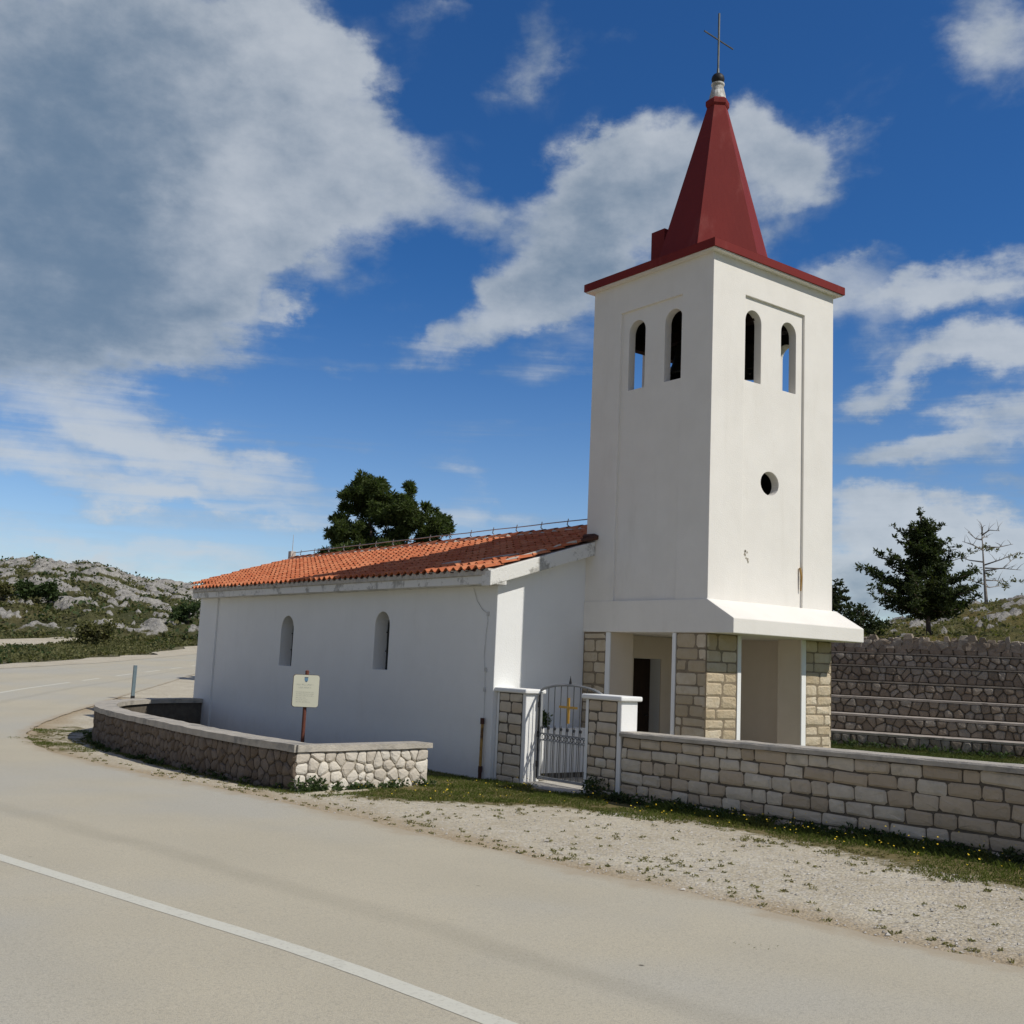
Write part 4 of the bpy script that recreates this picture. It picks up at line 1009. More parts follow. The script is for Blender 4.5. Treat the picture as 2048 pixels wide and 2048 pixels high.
# ---------------------------------------------------------------- low wall round the corner
def voronoi(w,hgt,cell,rnd,jit=.42):
    """irregular stone outlines filling w x hgt"""
    nx=max(1,round(w/cell));ny=max(1,round(hgt/(cell*.82)));pts=[]
    for j in range(ny):
        for i in range(nx):
            pts.append(((i+.5+(.5 if j%2 else 0)*.7-.17+rnd.uniform(-jit,jit))*w/nx,(j+.5+rnd.uniform(-jit,jit)*.8)*hgt/ny))
    pts=[(min(max(x,.02),w-.02),min(max(y,.02),hgt-.02)) for x,y in pts]
    out=[];R_=cell*3.2
    for a,(x,y) in enumerate(pts):
        P=[(0,0),(w,0),(w,hgt),(0,hgt)]
        P=[(max(0,x-R_),0),(min(w,x+R_),0),(min(w,x+R_),hgt),(max(0,x-R_),hgt)]
        for b,(X,Y) in enumerate(pts):
            if a==b or abs(X-x)>R_: continue
            nx_,ny_=X-x,Y-y;mx,my=(X+x)/2,(Y+y)/2;Q=[]
            for i in range(len(P)):
                p=P[i];q=P[(i+1)%len(P)];dp=(p[0]-mx)*nx_+(p[1]-my)*ny_;dq=(q[0]-mx)*nx_+(q[1]-my)*ny_
                if dp<=0:Q.append(p)
                if dp*dq<0:
                    t=dp/(dp-dq);Q.append((p[0]+(q[0]-p[0])*t,p[1]+(q[1]-p[1])*t))
            P=Q
            if len(P)<3:break
        if len(P)>=3: out.append((x,y,P))
    return out
def rubble(mb,cells,mapf,rnd,gap,bul,depth=.06,tmin=.5):
    """mapf(u,v)->(point,normal)"""
    for x,y,P in cells:
        cx=sum(p[0] for p in P)/len(P);cy=sum(p[1] for p in P)/len(P)
        R_=[]
        for i in range(len(P)):
            p=P[i];q=P[(i+1)%len(P)]
            L=math.hypot(q[0]-p[0],q[1]-p[1])
            if L<.012: continue
            f=min(.28,.03/L) if L>.06 else .3
            for t in (f,1-f): R_.append((p[0]+(q[0]-p[0])*t,p[1]+(q[1]-p[1])*t))
        if len(R_)<5: continue
        rad_=sum(math.hypot(p[0]-cx,p[1]-cy) for p in R_)/len(R_)
        if rad_<gap*2.2: continue
        g=1-gap/rad_;k2=max(.4,g-.035/rad_*.9);n=len(R_);b1=bul*rnd.uniform(.5,1.3);vs=[]
        for kk,off in ((g,-depth),(g,0.0),(k2,b1)):
            for (px,py) in R_:
                u=cx+(px-cx)*kk;v=cy+(py-cy)*kk;pt_,nr=mapf(u,v);vs.append(pt_+nr*(off+(rnd.uniform(-.25,.25)*bul if off>0 else 0)))
        pt_,nr=mapf(cx,cy);vs.append(pt_+nr*b1*1.25)
        fs=[(r*n+i,r*n+(i+1)%n,(r+1)*n+(i+1)%n,(r+1)*n+i) for r in range(2) for i in range(n)]+[(2*n+i,2*n+(i+1)%n,3*n) for i in range(n)]
        mb.add(vs,fs,min(1,rnd.uniform(tmin,1.08)))
low=thing('curved_wall',(-5.9,5,0),'low pale rubble stone wall curving round the corner of the chapel by the road','wall','stone boundary walls')
ZT=.555;rnd=random.Random(77)
# straight sunlit end piece
A=Vector((-5.84,2.23,0));Bp=Vector((-3.42,2.57,0));ud=(Bp-A);LL=ud.length;ud.normalize();nd=Vector((ud.y,-ud.x,0))
mapA=lambda u,v:(A+ud*u+Vector((0,0,v-.06)),nd)
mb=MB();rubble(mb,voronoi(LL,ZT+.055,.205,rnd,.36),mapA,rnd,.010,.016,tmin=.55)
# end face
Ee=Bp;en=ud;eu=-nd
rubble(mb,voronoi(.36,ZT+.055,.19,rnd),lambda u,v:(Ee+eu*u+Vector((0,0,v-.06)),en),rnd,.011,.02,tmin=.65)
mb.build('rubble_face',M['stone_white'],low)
# curved part
CL=[0];CQ=densify([Vector((p.x,p.y)) for p in C_],.12)
for a,b in zip(CQ,CQ[1:]): CL.append(CL[-1]+(b-a).length)
def onC(u):
    u=max(0,min(CL[-1]-1e-4,u));i=0
    lo,hi=0,len(CL)-2
    while lo<hi:
        m=(lo+hi+1)//2
        if CL[m]<=u: lo=m
        else: hi=m-1
    i=lo;t=(u-CL[i])/(CL[i+1]-CL[i]);p=CQ[i].lerp(CQ[i+1],t)
    d0=(CQ[min(i+2,len(CQ)-1)]-CQ[max(i-2,0)]).normalized();return Vector((p.x,p.y,0)),Vector((-d0.y,d0.x,0))
def mapC(u,v):
    p,nr=onC(u);return p+Vector((0,0,v-.10)),nr
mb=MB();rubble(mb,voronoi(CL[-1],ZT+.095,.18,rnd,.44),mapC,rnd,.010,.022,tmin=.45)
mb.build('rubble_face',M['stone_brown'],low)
# core
def ring(offs,z0,z1,u0=0.0,step=.15,name='',mat=None,parent=None,jit=0):
    mb=MB();n=int(CL[-1]/step);secs=[]
    for i in range(n+1):
        p,nr=onC(CL[-1]*i/n)
        j=lambda q:jit*noise.noise(Vector((p.x*2.5+q*7,p.y*2.5,q)))
        secs.append([p+nr*(offs[0]+j(1))+Vector((0,0,z0+j(2))),p+nr*(offs[1]+j(3))+Vector((0,0,z0)),p+nr*(offs[1]+j(3))+Vector((0,0,z1+j(5))),p+nr*(offs[0]+j(1))+Vector((0,0,z1+j(6)))])
    vs=[v for s in secs for v in s];fs=[]
    for i in range(n):
        for k in range(4): fs.append((i*4+k,i*4+(k+1)%4,(i+1)*4+(k+1)%4,(i+1)*4+k))
    fs+=[(3,2,1,0),(n*4,n*4+1,n*4+2,n*4+3)]
    mb.add(vs,fs);return mb.build(name,mat,parent,tints=False)
mb=MB();q0=A-nd*.02+ud*.02
mb.prism([q0+Vector((0,0,-.3)),Bp-nd*.02-ud*.02+Vector((0,0,-.3)),Bp-nd*.34-ud*.02+Vector((0,0,-.3)),A-nd*.34+ud*.02+Vector((0,0,-.3))],(0,0,.3+ZT-.003));mb.build('mortar_core',M['joint_pale'],low,tints=False)
ring((-.02,-.34),-.3,ZT-.005,name='mortar_core',mat=M['joint'],parent=low)
cp=ring((.04,-.40),ZT,ZT+.10,name='coping',mat=M['coping'],parent=low,jit=.012);
mb=MB();z0,z1=ZT+.002,ZT+.098
secs=[];n=14
for i in range(n+1):
    p=A.lerp(Bp+ud*.05,i/n);j=lambda q:.010*noise.noise(Vector((p.x*3+q*7,p.y*3,q)))
    secs+= [p+nd*(.04+j(1))+Vector((0,0,z0+j(2))),p-nd*.385+Vector((0,0,z0)),p-nd*.385+Vector((0,0,z1-.025)),p+nd*(.04+j(3))+Vector((0,0,z1+j(4)-.02*i/n))]
fs=[(i*4+k,i*4+(k+1)%4,(i+1)*4+(k+1)%4,(i+1)*4+k) for i in range(n) for k in range(4)]+[(3,2,1,0),(n*4,n*4+1,n*4+2,n*4+3)]
mb.add(secs,fs);mb.build('coping',M['coping'],low,tints=False)
# ---------------------------------------------------------------- information sign
sg=thing('information_sign',(-3.65,6.35,0),'cream notice board with small blue emblem on a brown post behind the low wall','sign')
sn=Vector((-.52,-.854,0)).normalized();su=Vector((-sn.y,sn.x,0));su=su if su.dot(Vector((FY,-FX,0)))>0 else -su
P0=Vector((-3.65,6.35,0))
mb=MB();mb.tube(P0+Vector((.0,0,-.1)),P0+Vector((.0,0,1.60)),.034,n=12);mb.tube(P0+Vector((0,0,1.60)),P0+Vector((0,0,1.615)),.036,.02,12);mb.build('post',M['brownpost'],sg,tints=False)
def rrect(cx,cz,w_,h_,r,off,n=6):
    out=[]
    for (sx,sz,a0) in ((1,1,0),(-1,1,90),(-1,-1,180),(1,-1,270)):
        for i in range(n+1):
            a=R(a0+90*i/n);out.append(P0+su*(cx+sx*(w_/2-r)+r*math.cos(a))+sn*off+Vector((0,0,cz+sz*(h_/2-r)+r*math.sin(a))))
    return out
tl=.0
mb=MB();mb.prism(rrect(0,1.245,.475,.585,.05,.042),sn*.014);bd=mb.build('board_back',M['rust'],sg,tints=False)
mb=MB();mb.prism(rrect(.004,1.245,.462,.572,.046,.0565),sn*.003);bd=mb.build('board',M['sign'],sg,tints=False)
def bar(mb,x,z,w_,h_,off=.0600):
    a=P0+su*x+sn*off+Vector((0,0,z));mb.prism([a,a+su*w_,a+su*w_+Vector((0,0,h_)),a+Vector((0,0,h_))],sn*.0008)
# unreadable printed lines, word by word, with letter-sized strokes
rnd=random.Random(12)
for (z,hh,xa,xb) in ((1.345,.022,-.165,.135),(1.292,.022,-.13,.105),(1.215,.014,-.17,.16),(1.182,.014,-.17,.15),(1.150,.014,-.17,.15),(1.112,.014,-.17,.02),(1.078,.014,-.17,.05),(1.040,.014,-.165,.09)):
    x=xa;mb=MB()
    while x<xb:
        wl_=rnd.randint(3,8)
        for q in range(wl_):
            lw=hh*.42
            if x+lw>xb: break
            if rnd.random()<.5: bar(mb,x,z,lw*.3,hh)
            else: bar(mb,x,z,lw,hh*.25)
            if rnd.random()<.6: bar(mb,x+lw*.31,z+hh*.7,lw*.7,hh*.28,.0601)
            x+=lw*1.35
        x+=hh*.6
    mb.build('text_line',M['signtext'],bd,tints=False)
mb=MB();S0=lambda x,z:P0+su*x+sn*.0600+Vector((0,0,z))
mb.prism([S0(-.032,1.475),S0(.032,1.475),S0(.032,1.44),S0(.018,1.412),S0(0,1.40),S0(-.018,1.412),S0(-.032,1.44)],sn*.001);em=mb.build('emblem',M['signblue'],bd,tints=False)
mb=MB();mb.prism([S0(-.034,1.478),S0(.034,1.478),S0(.034,1.494),S0(-.034,1.494)],sn*.001);mb.build('emblem_band',M['signdark'],em,tints=False)
mb=MB();mb.prism([a+sn*.0012 for a in (S0(-.016,1.425),S0(.016,1.425),S0(.012,1.408),S0(0,1.402),S0(-.012,1.408))],sn*.0006);mb.build('emblem_base',M['signdark'],em,tints=False)
# ---------------------------------------------------------------- road marker post
mp=thing('marker_post',(-1.11,23.06,.2),'thin blue grey roadside post on the gravel beyond the curved wall','post')
zb=h(-1.11,23.06)
mb=MB();mb.prism([(-1.16,23.03,zb-.2),(-1.06,23.03,zb-.2),(-1.06,23.10,zb-.2),(-1.16,23.10,zb-.2)],(0,0,1.27));mb.build('post_shaft',M['bluegrey'],mp,tints=False)
mb=MB();mb.box(-1.165,-1.055,23.025,23.105,zb-.05,zb+.12);mb.build('post_foot',M['black'],mp,tints=False)
# ---------------------------------------------------------------- terraced seating wall
ter=thing('terraced_seating',(TA.x+2,TA.y-3,0),'dark rubble stone terraces with pale ledges rising behind the tower','terrace')
T0=-9.0;T1=13.0;rnd=random.Random(5)
def tp(u,q,z): 
    v=TA+TD*u+TN*q;return Vector((v.x,v.y,z))
n3=Vector((-TN.x,-TN.y,0))
for k in range(7):
    q=k*TT;za,zb=TZ[k],TZ[k+1]
    mb=MB();u0,u1=T0,T1
    if k<6:
        mb.prism([tp(u0,q+.03,za-.3),tp(u1,q+.03,za-.3),tp(u1,q+TT+.1,za-.3),tp(u0,q+TT+.1,za-.3)],(0,0,zb-.035-za+.3))
        core=mb.build('tier',M['joint'],ter,tints=False)
    else:
        mb.prism([tp(u0,q+.05,za-.3),tp(u1,q+.05,za-.3),tp(u1,q+TT*1.0,za-.3),tp(u0,q+TT*1.0,za-.3)],(0,0,zb-.18-za+.3))
        core=mb.build('tier',M['joint'],ter,tints=False)
    mb=MB()
    cells=voronoi(u1-u0,zb-za-(.045 if k<6 else -.05),.235 if k<6 else .30,rnd,.40)
    rubble(mb,cells,lambda u,v,q=q,za=za:(tp(T0+u,q,za+v),n3),rnd,.010,.035,depth=.07,tmin=.15)
    mb.build('riser_stones',M['stone_dark'],core)
    if k<6:
        mb=MB();m=90;ld=.052 if k<3 else .034
        def sec(u):
            j=lambda s_:.012*noise.noise(Vector((u*2.2,s_*5,k*3)))
            return [tp(u,q-.02+j(1)*1.8,zb-ld+j(2)),tp(u,q+TT+.06,zb-ld),tp(u,q+TT+.06,zb),tp(u,q-.03+j(1),zb+j(4)*.5)]
        vs=[];fs=[]
        for i in range(m+1): vs+=sec(lerp(u0,u1,i/m))
        for i in range(m):
            for e in range(4): fs.append((i*4+e,i*4+(e+1)%4,(i+1)*4+(e+1)%4,(i+1)*4+e))
        mb.add(vs,fs);mb.build('ledge',M['ledge_pale'] if k<3 else M['ledge'],core,tints=False)
    else:
        # upright rough capping stones along the crest
        mb=MB();u=T0
        while u<T1:
            w_=rnd.uniform(.14,.34);hh=rnd.uniform(.12,.34);lean=rnd.uniform(-.12,.12)
            P=[];
            for zz,sc in ((zb-.22,1.0),(zb-.02+hh*.3,.95),(zb-.1+hh,.6)):
                for (a,b) in ((-.5,-.1),(.5,-.1),(.5,.5),(-.5,.5)):
                    P.append(tp(u+w_/2+a*w_*sc*rnd.uniform(.8,1.1)+lean*(zz-zb+.2),q+.02+b*.5*sc+rnd.uniform(-.04,.04),zz+rnd.uniform(-.03,.03)))
            mb.add(P,[(r*4+i,r*4+(i+1)%4,(r+1)*4+(i+1)%4,(r+1)*4+i) for r in range(2) for i in range(4)]+[(8,9,10,11)],rnd.uniform(.4,1.0))
            u+=w_*.92
        mb.build('crest_stones',M['stone_dark'],core)
# ---------------------------------------------------------------- rocky hills
def hillmat(name,g1,g2,dry):
    m,N,b=newmat(name);p=N.pos();rk=N.attr('rock')
    n1=N.noise(p,.6,8,.7);n2=N.noise(N.scalev(p,(1,1,1.6)),1.6,9,.72);n3=N.noise(p,.12,4,.6)
    gr=N.mix(N.ramp(n1,.35,.65),g1,g2);gr=N.mix(N.math('MULTIPLY',N.ramp(n3,.45,.65),.7),gr,dry)
    gr=N.mix(N.math('MULTIPLY',N.ramp(n2,.62,.70),.8),gr,(.34,.32,.28))
    ro=N.mix(N.ramp(n2,.3,.62),(.25,.24,.22),(.46,.44,.40))
    ro=N.mix(N.math('MULTIPLY',N.ramp(N.noise(p,3.5,8,.75),.52,.64),.75),ro,(.13,.125,.115))
    k=N.ramp(N.math('ADD',rk,N.math('MULTIPLY',N.math('SUBTRACT',N.noise(p,.9,8,.7),.5),1.3)),.38,.56)
    c=N.mix(k,gr,ro)
    N.setin(b,'Base Color',c);b.inputs['Roughness'].default_value=.95;b.inputs['Specular IOR Level'].default_value=.1
    bp=N.n('ShaderNodeBump');bp.inputs['Strength'].default_value=1.0;bp.inputs['Distance'].default_value=.35
    N.setin(bp,'Height',N.math('ADD',n2,N.math('MULTIPLY',N.noise(p,4.5,7,.7),.35)));N.setin(b,'Normal',bp.outputs[0]);return m
def rockf(x,y,sc,seed):
    s,t=st(x,y);v=Vector((t*sc*.75,s*sc*1.25,seed))
    w=noise.fractal(v*.5+Vector((3,9,1)),1.0,2.0,4)
    return noise.fractal(v+Vector((w*.8,w*.5,0)),.8,2.1,7)
def hill(name,a0,a1,na,s0,s1,ns,sc,amp,seed,mat,fade,bias):
    mb=MB();vs=[];rk=[];pts={}
    for j in range(ns+1):
        s=s0+(s1-s0)*j/ns
        for i in range(na+1):
            a=a0+(a1-a0)*i/na;x,y=xy(s,a*s);f=rockf(x,y,sc,seed)+bias;q=fade(s,x,y)
            r=ss(.02,.30,f);z=h(x,y)+q*(amp*(r*(.55+.6*max(0,f))+.55*noise.fractal(Vector((x*sc*.8,y*sc*.8,seed+4)),1,2,4)+.14*noise.fractal(Vector((x*sc*5,y*sc*5,seed+8)),.6,2.2,4)*(.3+r)))
            vs.append((x,y,z-.02));rk.append(r*q)
    fs=[(j*(na+1)+i,j*(na+1)+i+1,(j+1)*(na+1)+i+1,(j+1)*(na+1)+i) for j in range(ns) for i in range(na)]
    mb.add(vs,fs);o=mb.build(name,mat,smooth=True,tints=False);tag(o,kind='structure');setattr_v(o,'rock',rk);return vs,rk
HL=hill('rocky_hill',-.70,-.12,230,92,166,165,.42,.85,2.3,hillmat('karst_hillside',(.065,.070,.030),(.10,.10,.045),(.135,.115,.058)),lambda s,x,y:ss(92,99,s),-.10)
HR=hill('rocky_hillside',.16,.72,150,33,84,136,.75,.36,6.1,hillmat('dry_grass_hillside',(.10,.10,.038),(.18,.155,.06),(.27,.18,.055)),lambda s,x,y:ss(TT*7.0,TT*7+2.5,tern(x,y)),-.36)
# scrub cover on the hills (reads as one mass)
def scrub(name,HV,n,size,r0,mat,seed,thr,kind='stuff',leafn=14,cond=None,flat=.6):
    rnd=random.Random(seed);mb=MB();vs,rk=HV;c=0;tr=0
    while c<n and tr<n*20:
        tr+=1;i=rnd.randrange(len(vs))
        if rk[i]>thr and rnd.random()<.93: continue
        p=vs[i]
        if cond and not cond(p): continue
        r=r0*rnd.uniform(.5,1.5)*(1+.5*noise.noise(Vector((p[0]*.1,p[1]*.1,2))));leaves(mb,(p[0]+rnd.uniform(-.2,.2),p[1]+rnd.uniform(-.2,.2),p[2]+r*.25),r,leafn,size,rnd,flat,asp=.7,hollow=.5);c+=1
    o=mb.build(name,mat,normals=False);tag(o,kind=kind);return o
scrub('hill_scrub',HL,3000,.26,.48,M['scrub'],4,.30)
scrub('dark_hill_scrub',HL,800,.30,.66,M['bush'],14,.22)
scrub('hillside_scrub',HR,2200,.10,.22,M['scrub'],5,.4)
# scrub strip between the road and the gravel track
rnd=random.Random(44);mb=MB();mb2=MB();c=0
while c<5200:
    s=rnd.uniform(48,96);t=rnd.uniform(-50,-6);x,y=xy(s,t)
    fi=min(F_,key=lambda p:(p.x-x)**2+(p.y-y)**2);d=(Vector((x,y))-fi)
    i=F_.index(fi)
    dn=(F_[min(i+1,len(F_)-1)]-F_[max(i-1,0)]);nn=Vector((-dn.y,dn.x)).normalized()
    if d.dot(nn)<3.0+1.2*noise.noise(Vector((x*.3,y*.3,1))): continue
    tk=False
    for (a,b),(cc,dd) in zip(TRK,TRK[1:]):
        if pip(x,y,[a,cc,dd,b]): tk=True;break
    if tk: continue
    f=noise.fractal(Vector((x*.12,y*.12,7)),1,2,4);z=h(x,y)
    r=.15*rnd.uniform(.5,1.6)*(1+1.1*max(0,f));big=f>.22
    leaves(mb2 if big and rnd.random()<.55 else mb,(x,y,z+r*.3),r*(1.5 if big else 1),22 if big else 11,.15,rnd,.6,asp=.7,hollow=.5);c+=1
tag(mb.build('roadside_scrub',M['scrub'],normals=False),kind='stuff');tag(mb2.build('roadside_green_scrub',M['bush'],normals=False),kind='stuff')
# ---------------------------------------------------------------- trees and bushes
def tree(name,base,label,cat,trunk,branches,clumps,leafm,barkm,size,per,seed,asp=.28,rad=(.16,.04),group=None,flat=.85,hollow=.25,dens=1.0):
    rnd=random.Random(seed);T=thing(name,base,label,cat,group)
    mb=MB();k=len(trunk);mb.path(trunk,[lerp(rad[0],rad[1],i/(k-1)) for i in range(k)],9)
    for P,r0 in branches: mb.path(P,[lerp(r0,r0*.25,i/(len(P)-1)) for i in range(len(P))],6)
    mb.build('trunk',barkm,T,tints=False,smooth=True)
    mb=MB()
    for c,r in clumps:
        n=int(per*(r/.5)**2*dens)+6
        # each clump is several smaller tufts so that gaps stay open
        m=max(3,int(7*(r/.5)))
        for _ in range(m):
            d=Vector((rnd.gauss(0,1),rnd.gauss(0,1),rnd.gauss(0,.8)));d=d.normalized()*r*rnd.uniform(.25,.95)
            leaves(mb,Vector(c)+d,r*rnd.uniform(.28,.5),max(6,n//m),size,rnd,flat,asp,hollow)
    if mb.v: mb.build('crown',leafm,T,normals=False)
    return T
RV=Vector((FY,-FX,0));FV=Vector((FX,FY,0))
def frame(s,t): 
    x,y=xy(s,t);return Vector((x,y,h(x,y)))
# pine behind the nave
B0=frame(45,-5.3);rnd=random.Random(17)
def pp_(u,z,dp=0): return Vector((B0.x,B0.y,0))+RV*u+FV*dp+Vector((0,0,z))
kk=.0032;zx=lambda px:(px-900)*kk;zz_=lambda py:9.24-(py-130)*kk+.0
spec=[(650,300,250),(480,430,140),(560,260,120),(800,260,120),(320,740,150),(230,860,110),(260,960,110),(640,880,230),(860,430,150),(980,560,190),(1210,300,95),(1220,220,70),(1180,620,220),(1340,640,130),(1300,780,210),(1560,760,190),(1690,680,110),(1740,800,110),(1100,900,240),(850,650,200),(450,920,150),(600,520,200),(380,580,110),(1000,400,90),(1080,400,80),(1450,900,200),(1250,460,110),(1400,520,80),(1560,560,50),(690,160,50),(840,200,60)]
cl=[]
for px,py,r in spec:
    r_=r*kk
    for _ in range(3): cl.append((pp_(zx(px)+rnd.uniform(-.1,.1),zz_(py)+.1,rnd.uniform(-1.6,1.6)*(.4+r_)),r_*.82))
for _ in range(48): cl.append((pp_(rnd.uniform(-2.1,2.4),rnd.uniform(3.6,6.6),rnd.uniform(-1.8,1.8)),rnd.uniform(.35,.7)))
tr_=[pp_(0,B0.z-.2),pp_(.1,2.0),pp_(-.1,3.8),pp_(-.3,5.6),pp_(-.7,8.2)]
br=[([pp_(-.1,3.8),pp_(1.0,5.6),pp_(1.0,8.2)],.10),([pp_(-.2,4.4),pp_(1.8,5.8),pp_(2.6,7.2)],.08),([pp_(-.1,3.6),pp_(-1.4,5.0),pp_(-2.1,6.6)],.08),([pp_(-.2,5),pp_(-.4,6.5,1),pp_(.1,7.6,1.2)],.07)]
tree('pine_tree',B0,'dense dark green pine with two tops rising behind the orange chapel roof','tree',tr_,br,cl,M['pine'],M['bark'],.17,900,8,asp=.26,rad=(.2,.05))
# conifer on the terrace
B1=frame(36.5,14.05);B1.z=3.0
k1=.3003/2182*36.5
def pc(px,py,dp=0): return Vector((B1.x,B1.y,B1.z))+RV*((px-862)*k1)+FV*dp+Vector((0,0,(992-py)*k1-(px-862)*k1*.04))
tips=[(650,195,560,205),(965,170,830,230),(660,285,800,300),(1040,325,840,330),(535,400,820,470),(700,330,815,380),(1085,375,845,430),(900,150,815,180),(740,190,815,230),(1180,470,850,560),(395,490,845,640),(490,520,840,640),(480,625,850,720),(1195,560,855,650),(1185,640,855,720),(600,470,830,540),(1060,720,858,740),(700,740,855,750),(1000,740,858,750),(640,690,850,740),(560,640,845,700),(1130,590,855,660),(980,280,835,330),(1120,700,858,740),(600,720,850,770)]
tips[0]=(650,195,815,260)
cl=[];br=[];rnd=random.Random(23)
for tx,ty,bx,by in tips:
    for rep in range(2):
        dp=rnd.uniform(-1.6,1.6)*abs(tx-bx)/300 if rep else rnd.uniform(-.35,.35)
        fx=1 if rep==0 else rnd.uniform(.55,.9)
        ex=bx+(tx-bx)*fx;ey=by+(ty-by)*fx
        P=[pc(bx,by),pc(lerp(bx,ex,.5),lerp(by,ey,.5)+22,dp*.5),pc(ex,ey,dp)];br.append((P,.035))
        L=math.hypot(ex-bx,ey-by);n=max(3,int(L/38))
        for i in range(n+1):
            f=.14+.86*i/n;p=P[0].lerp(P[1],f*2) if f<.5 else P[1].lerp(P[2],f*2-1)
            cl.append((p+Vector((0,0,rnd.uniform(-.05,.12))),lerp(.27,.12,f)*rnd.uniform(.8,1.2)*(1.15 if by>450 else .95)))
for i in range(70):
    py=rnd.uniform(230,740);wd=lerp(40,220,(py-230)/510);cl.append((pc(845+rnd.uniform(-wd,wd),py,rnd.uniform(-1,1)*wd*k1),.30))
for py in (85,120,160,200): cl.append((pc(812,py),.13+.0006*(py-85)))
tree('conifer_tree',B1,'dark pointed conifer with ragged upswept branches standing above the stone terraces','tree',[pc(866,1000),pc(862,850),pc(850,600),pc(832,350),pc(812,90)],br,cl,M['cypress'],M['bark'],.115,360,9,asp=.40,rad=(.10,.02))
# half bare tree on the ridge
B2=frame(60,26.3);k2=.3003/2182*60
z2=1.94+(1289-1137)/2058*60
B2.z=z2
def pb(px,py,dp=0): return Vector((B2.x,B2.y,B2.z))+RV*((px-1300)*k2)+FV*dp+Vector((0,0,(740-py)*k2-(px-1300)*k2*.04))
bs=[((1288,500),(1380,460),(1495,400)),((1285,480),(1210,470),(1170,450)),((1282,400),(1220,370),(1150,350)),((1280,380),(1390,370),(1490,340)),((1278,330),(1250,320),(1215,275)),((1277,320),(1320,300),(1375,290)),((1290,600),(1380,590),(1500,580)),((1292,630),(1240,620),(1190,610)),((1293,640),(1350,640),(1480,610)),((1287,520),(1420,510),(1500,440)),((1276,300),(1300,270),(1340,280)),((1276,290),(1262,262),(1240,250)),((1289,540),(1370,520),(1470,530))]
br=[];cl=[];rnd=random.Random(4)
for (a,b,c) in bs:
    d=rnd.uniform(-1.2,1.2);P=[pb(*a),pb(*b,d*.5),pb(*c,d)];br.append((P,.045))
    for _ in range(4):
        f=rnd.uniform(.3,1);p=P[0].lerp(P[1],f*2) if f<.5 else P[1].lerp(P[2],f*2-1)
        q=p+RV*rnd.uniform(-.5,.5)+FV*rnd.uniform(-.4,.4)+Vector((0,0,rnd.uniform(.1,.6)));br.append(([p,p.lerp(q,.5)+Vector((0,0,.05)),q],.016))
for (x,y,r) in ((1230,400,.35),(1330,385,.35),(1285,390,.3),(1250,520,.5),(1400,635,.45),(1470,420,.35),(1215,600,.3),(1320,560,.3),(1360,375,.25),(1480,600,.35)):
    cl.append((pb(x,y,rnd.uniform(-.5,.5)),r))
tree('half_bare_tree',B2,'thin half bare tree with pale trunk on the hill ridge at the right','tree',[pb(1304,960),pb(1300,755),pb(1293,640),pb(1285,480),pb(1275,240)],br,cl,M['scrub'],M['bark_pale'],.16,110,10,asp=.4,rad=(.13,.02),dens=.7)
# broadleaf evergreen beside the tower
B3=frame(42,12.2);B3.z=3.2;k3=.3003/2182*42
def pe(px,py,dp=0): return Vector((B3.x,B3.y,B3.z))+RV*((px-330)*k3)+FV*dp+Vector((0,0,(1000-py)*k3))
cl=[];rnd=random.Random(6)
for px,py,r in ((215,560,70),(240,500,35),(255,590,50),(250,650,80),(330,650,60),(380,640,55),(300,720,110),(400,710,80),(240,790,100),(450,720,50),(180,700,140),(150,560,120),(380,800,90),(300,850,100),(430,660,25)):
    for _ in range(2): cl.append((pe(px,py,rnd.uniform(-1,1)),r*k3*.9))
tree('evergreen_tree',B3,'loose dark evergreen tree showing between the tower and the conifer','tree',[pe(300,1010),pe(290,850),pe(260,700),pe(235,540)],[([pe(290,850),pe(350,740),pe(400,660)],.07),([pe(280,800),pe(190,700),pe(160,600)],.07)],cl,M['holm'],M['bark'],.13,300,12,asp=.5,rad=(.14,.03))
B4=frame(39.5,12.9);B4.z=3.0
def pf(px,py,dp=0): return Vector((B4.x,B4.y,B4.z))+RV*((px-530)*k3*.95)+FV*dp+Vector((0,0,(1010-py)*k3*.95))
cl=[]
for px,py,r in ((460,800,90),(540,780,80),(600,850,80),(520,900,110),(430,900,90),(620,930,70),(660,970,50),(480,960,100),(380,940,100)):
    for _ in range(2): cl.append((pf(px,py,rnd.uniform(-.8,.8)),r*k3*.85))
br=[([pf(520,1005),pf(520+dx*.5,880),pf(520+dx,770-abs(dx)*.1)],.03) for dx in (-90,-40,0,40,80,110)]
tree('dark_bush',B4,'dark twiggy bush under the conifer at the top of the stone terraces','bush',[pf(525,1015),pf(522,900),pf(520,800)],br,cl,M['holm'],M['bark'],.12,130,13,asp=.5,rad=(.06,.02),dens=2.0)
# single bushes across the road
def bush(s,t,w,hh,label,mat,seed,size=.22):
    b=frame(s,t);rnd=random.Random(seed)
    if s>92: b.z=max([v[2] for v in HL[0] if (v[0]-b.x)**2+(v[1]-b.y)**2<1.5] or [b.z])-.2
    cl=[((b.x+RV.x*u*w*.5+FV.x*d,b.y+RV.y*u*w*.5+FV.y*d,b.z+hh*z),min(w*.26,hh*.42)) for u,d,z in [(rnd.uniform(-.75,.75),rnd.uniform(-.4,.4)*w*.5,rnd.uniform(.25,.72)) for _ in range(9)]]
    tree('bush',b,label,'bush',[b-Vector((0,0,.2)),b+Vector((0,0,hh*.3)),b+Vector((.1,0,hh*.6))],[],cl,mat,M['bark'],size,90,seed,asp=.6,rad=(.08,.03))
bush(86,-32.3,3.6,2.0,'dark brown green bush beside the gravel track end across the road',M['scrub'],61)
bush(103,-44.3,4.2,1.9,'large dark green bush low on the rocky hill at the left edge',M['bush'],62,.28)
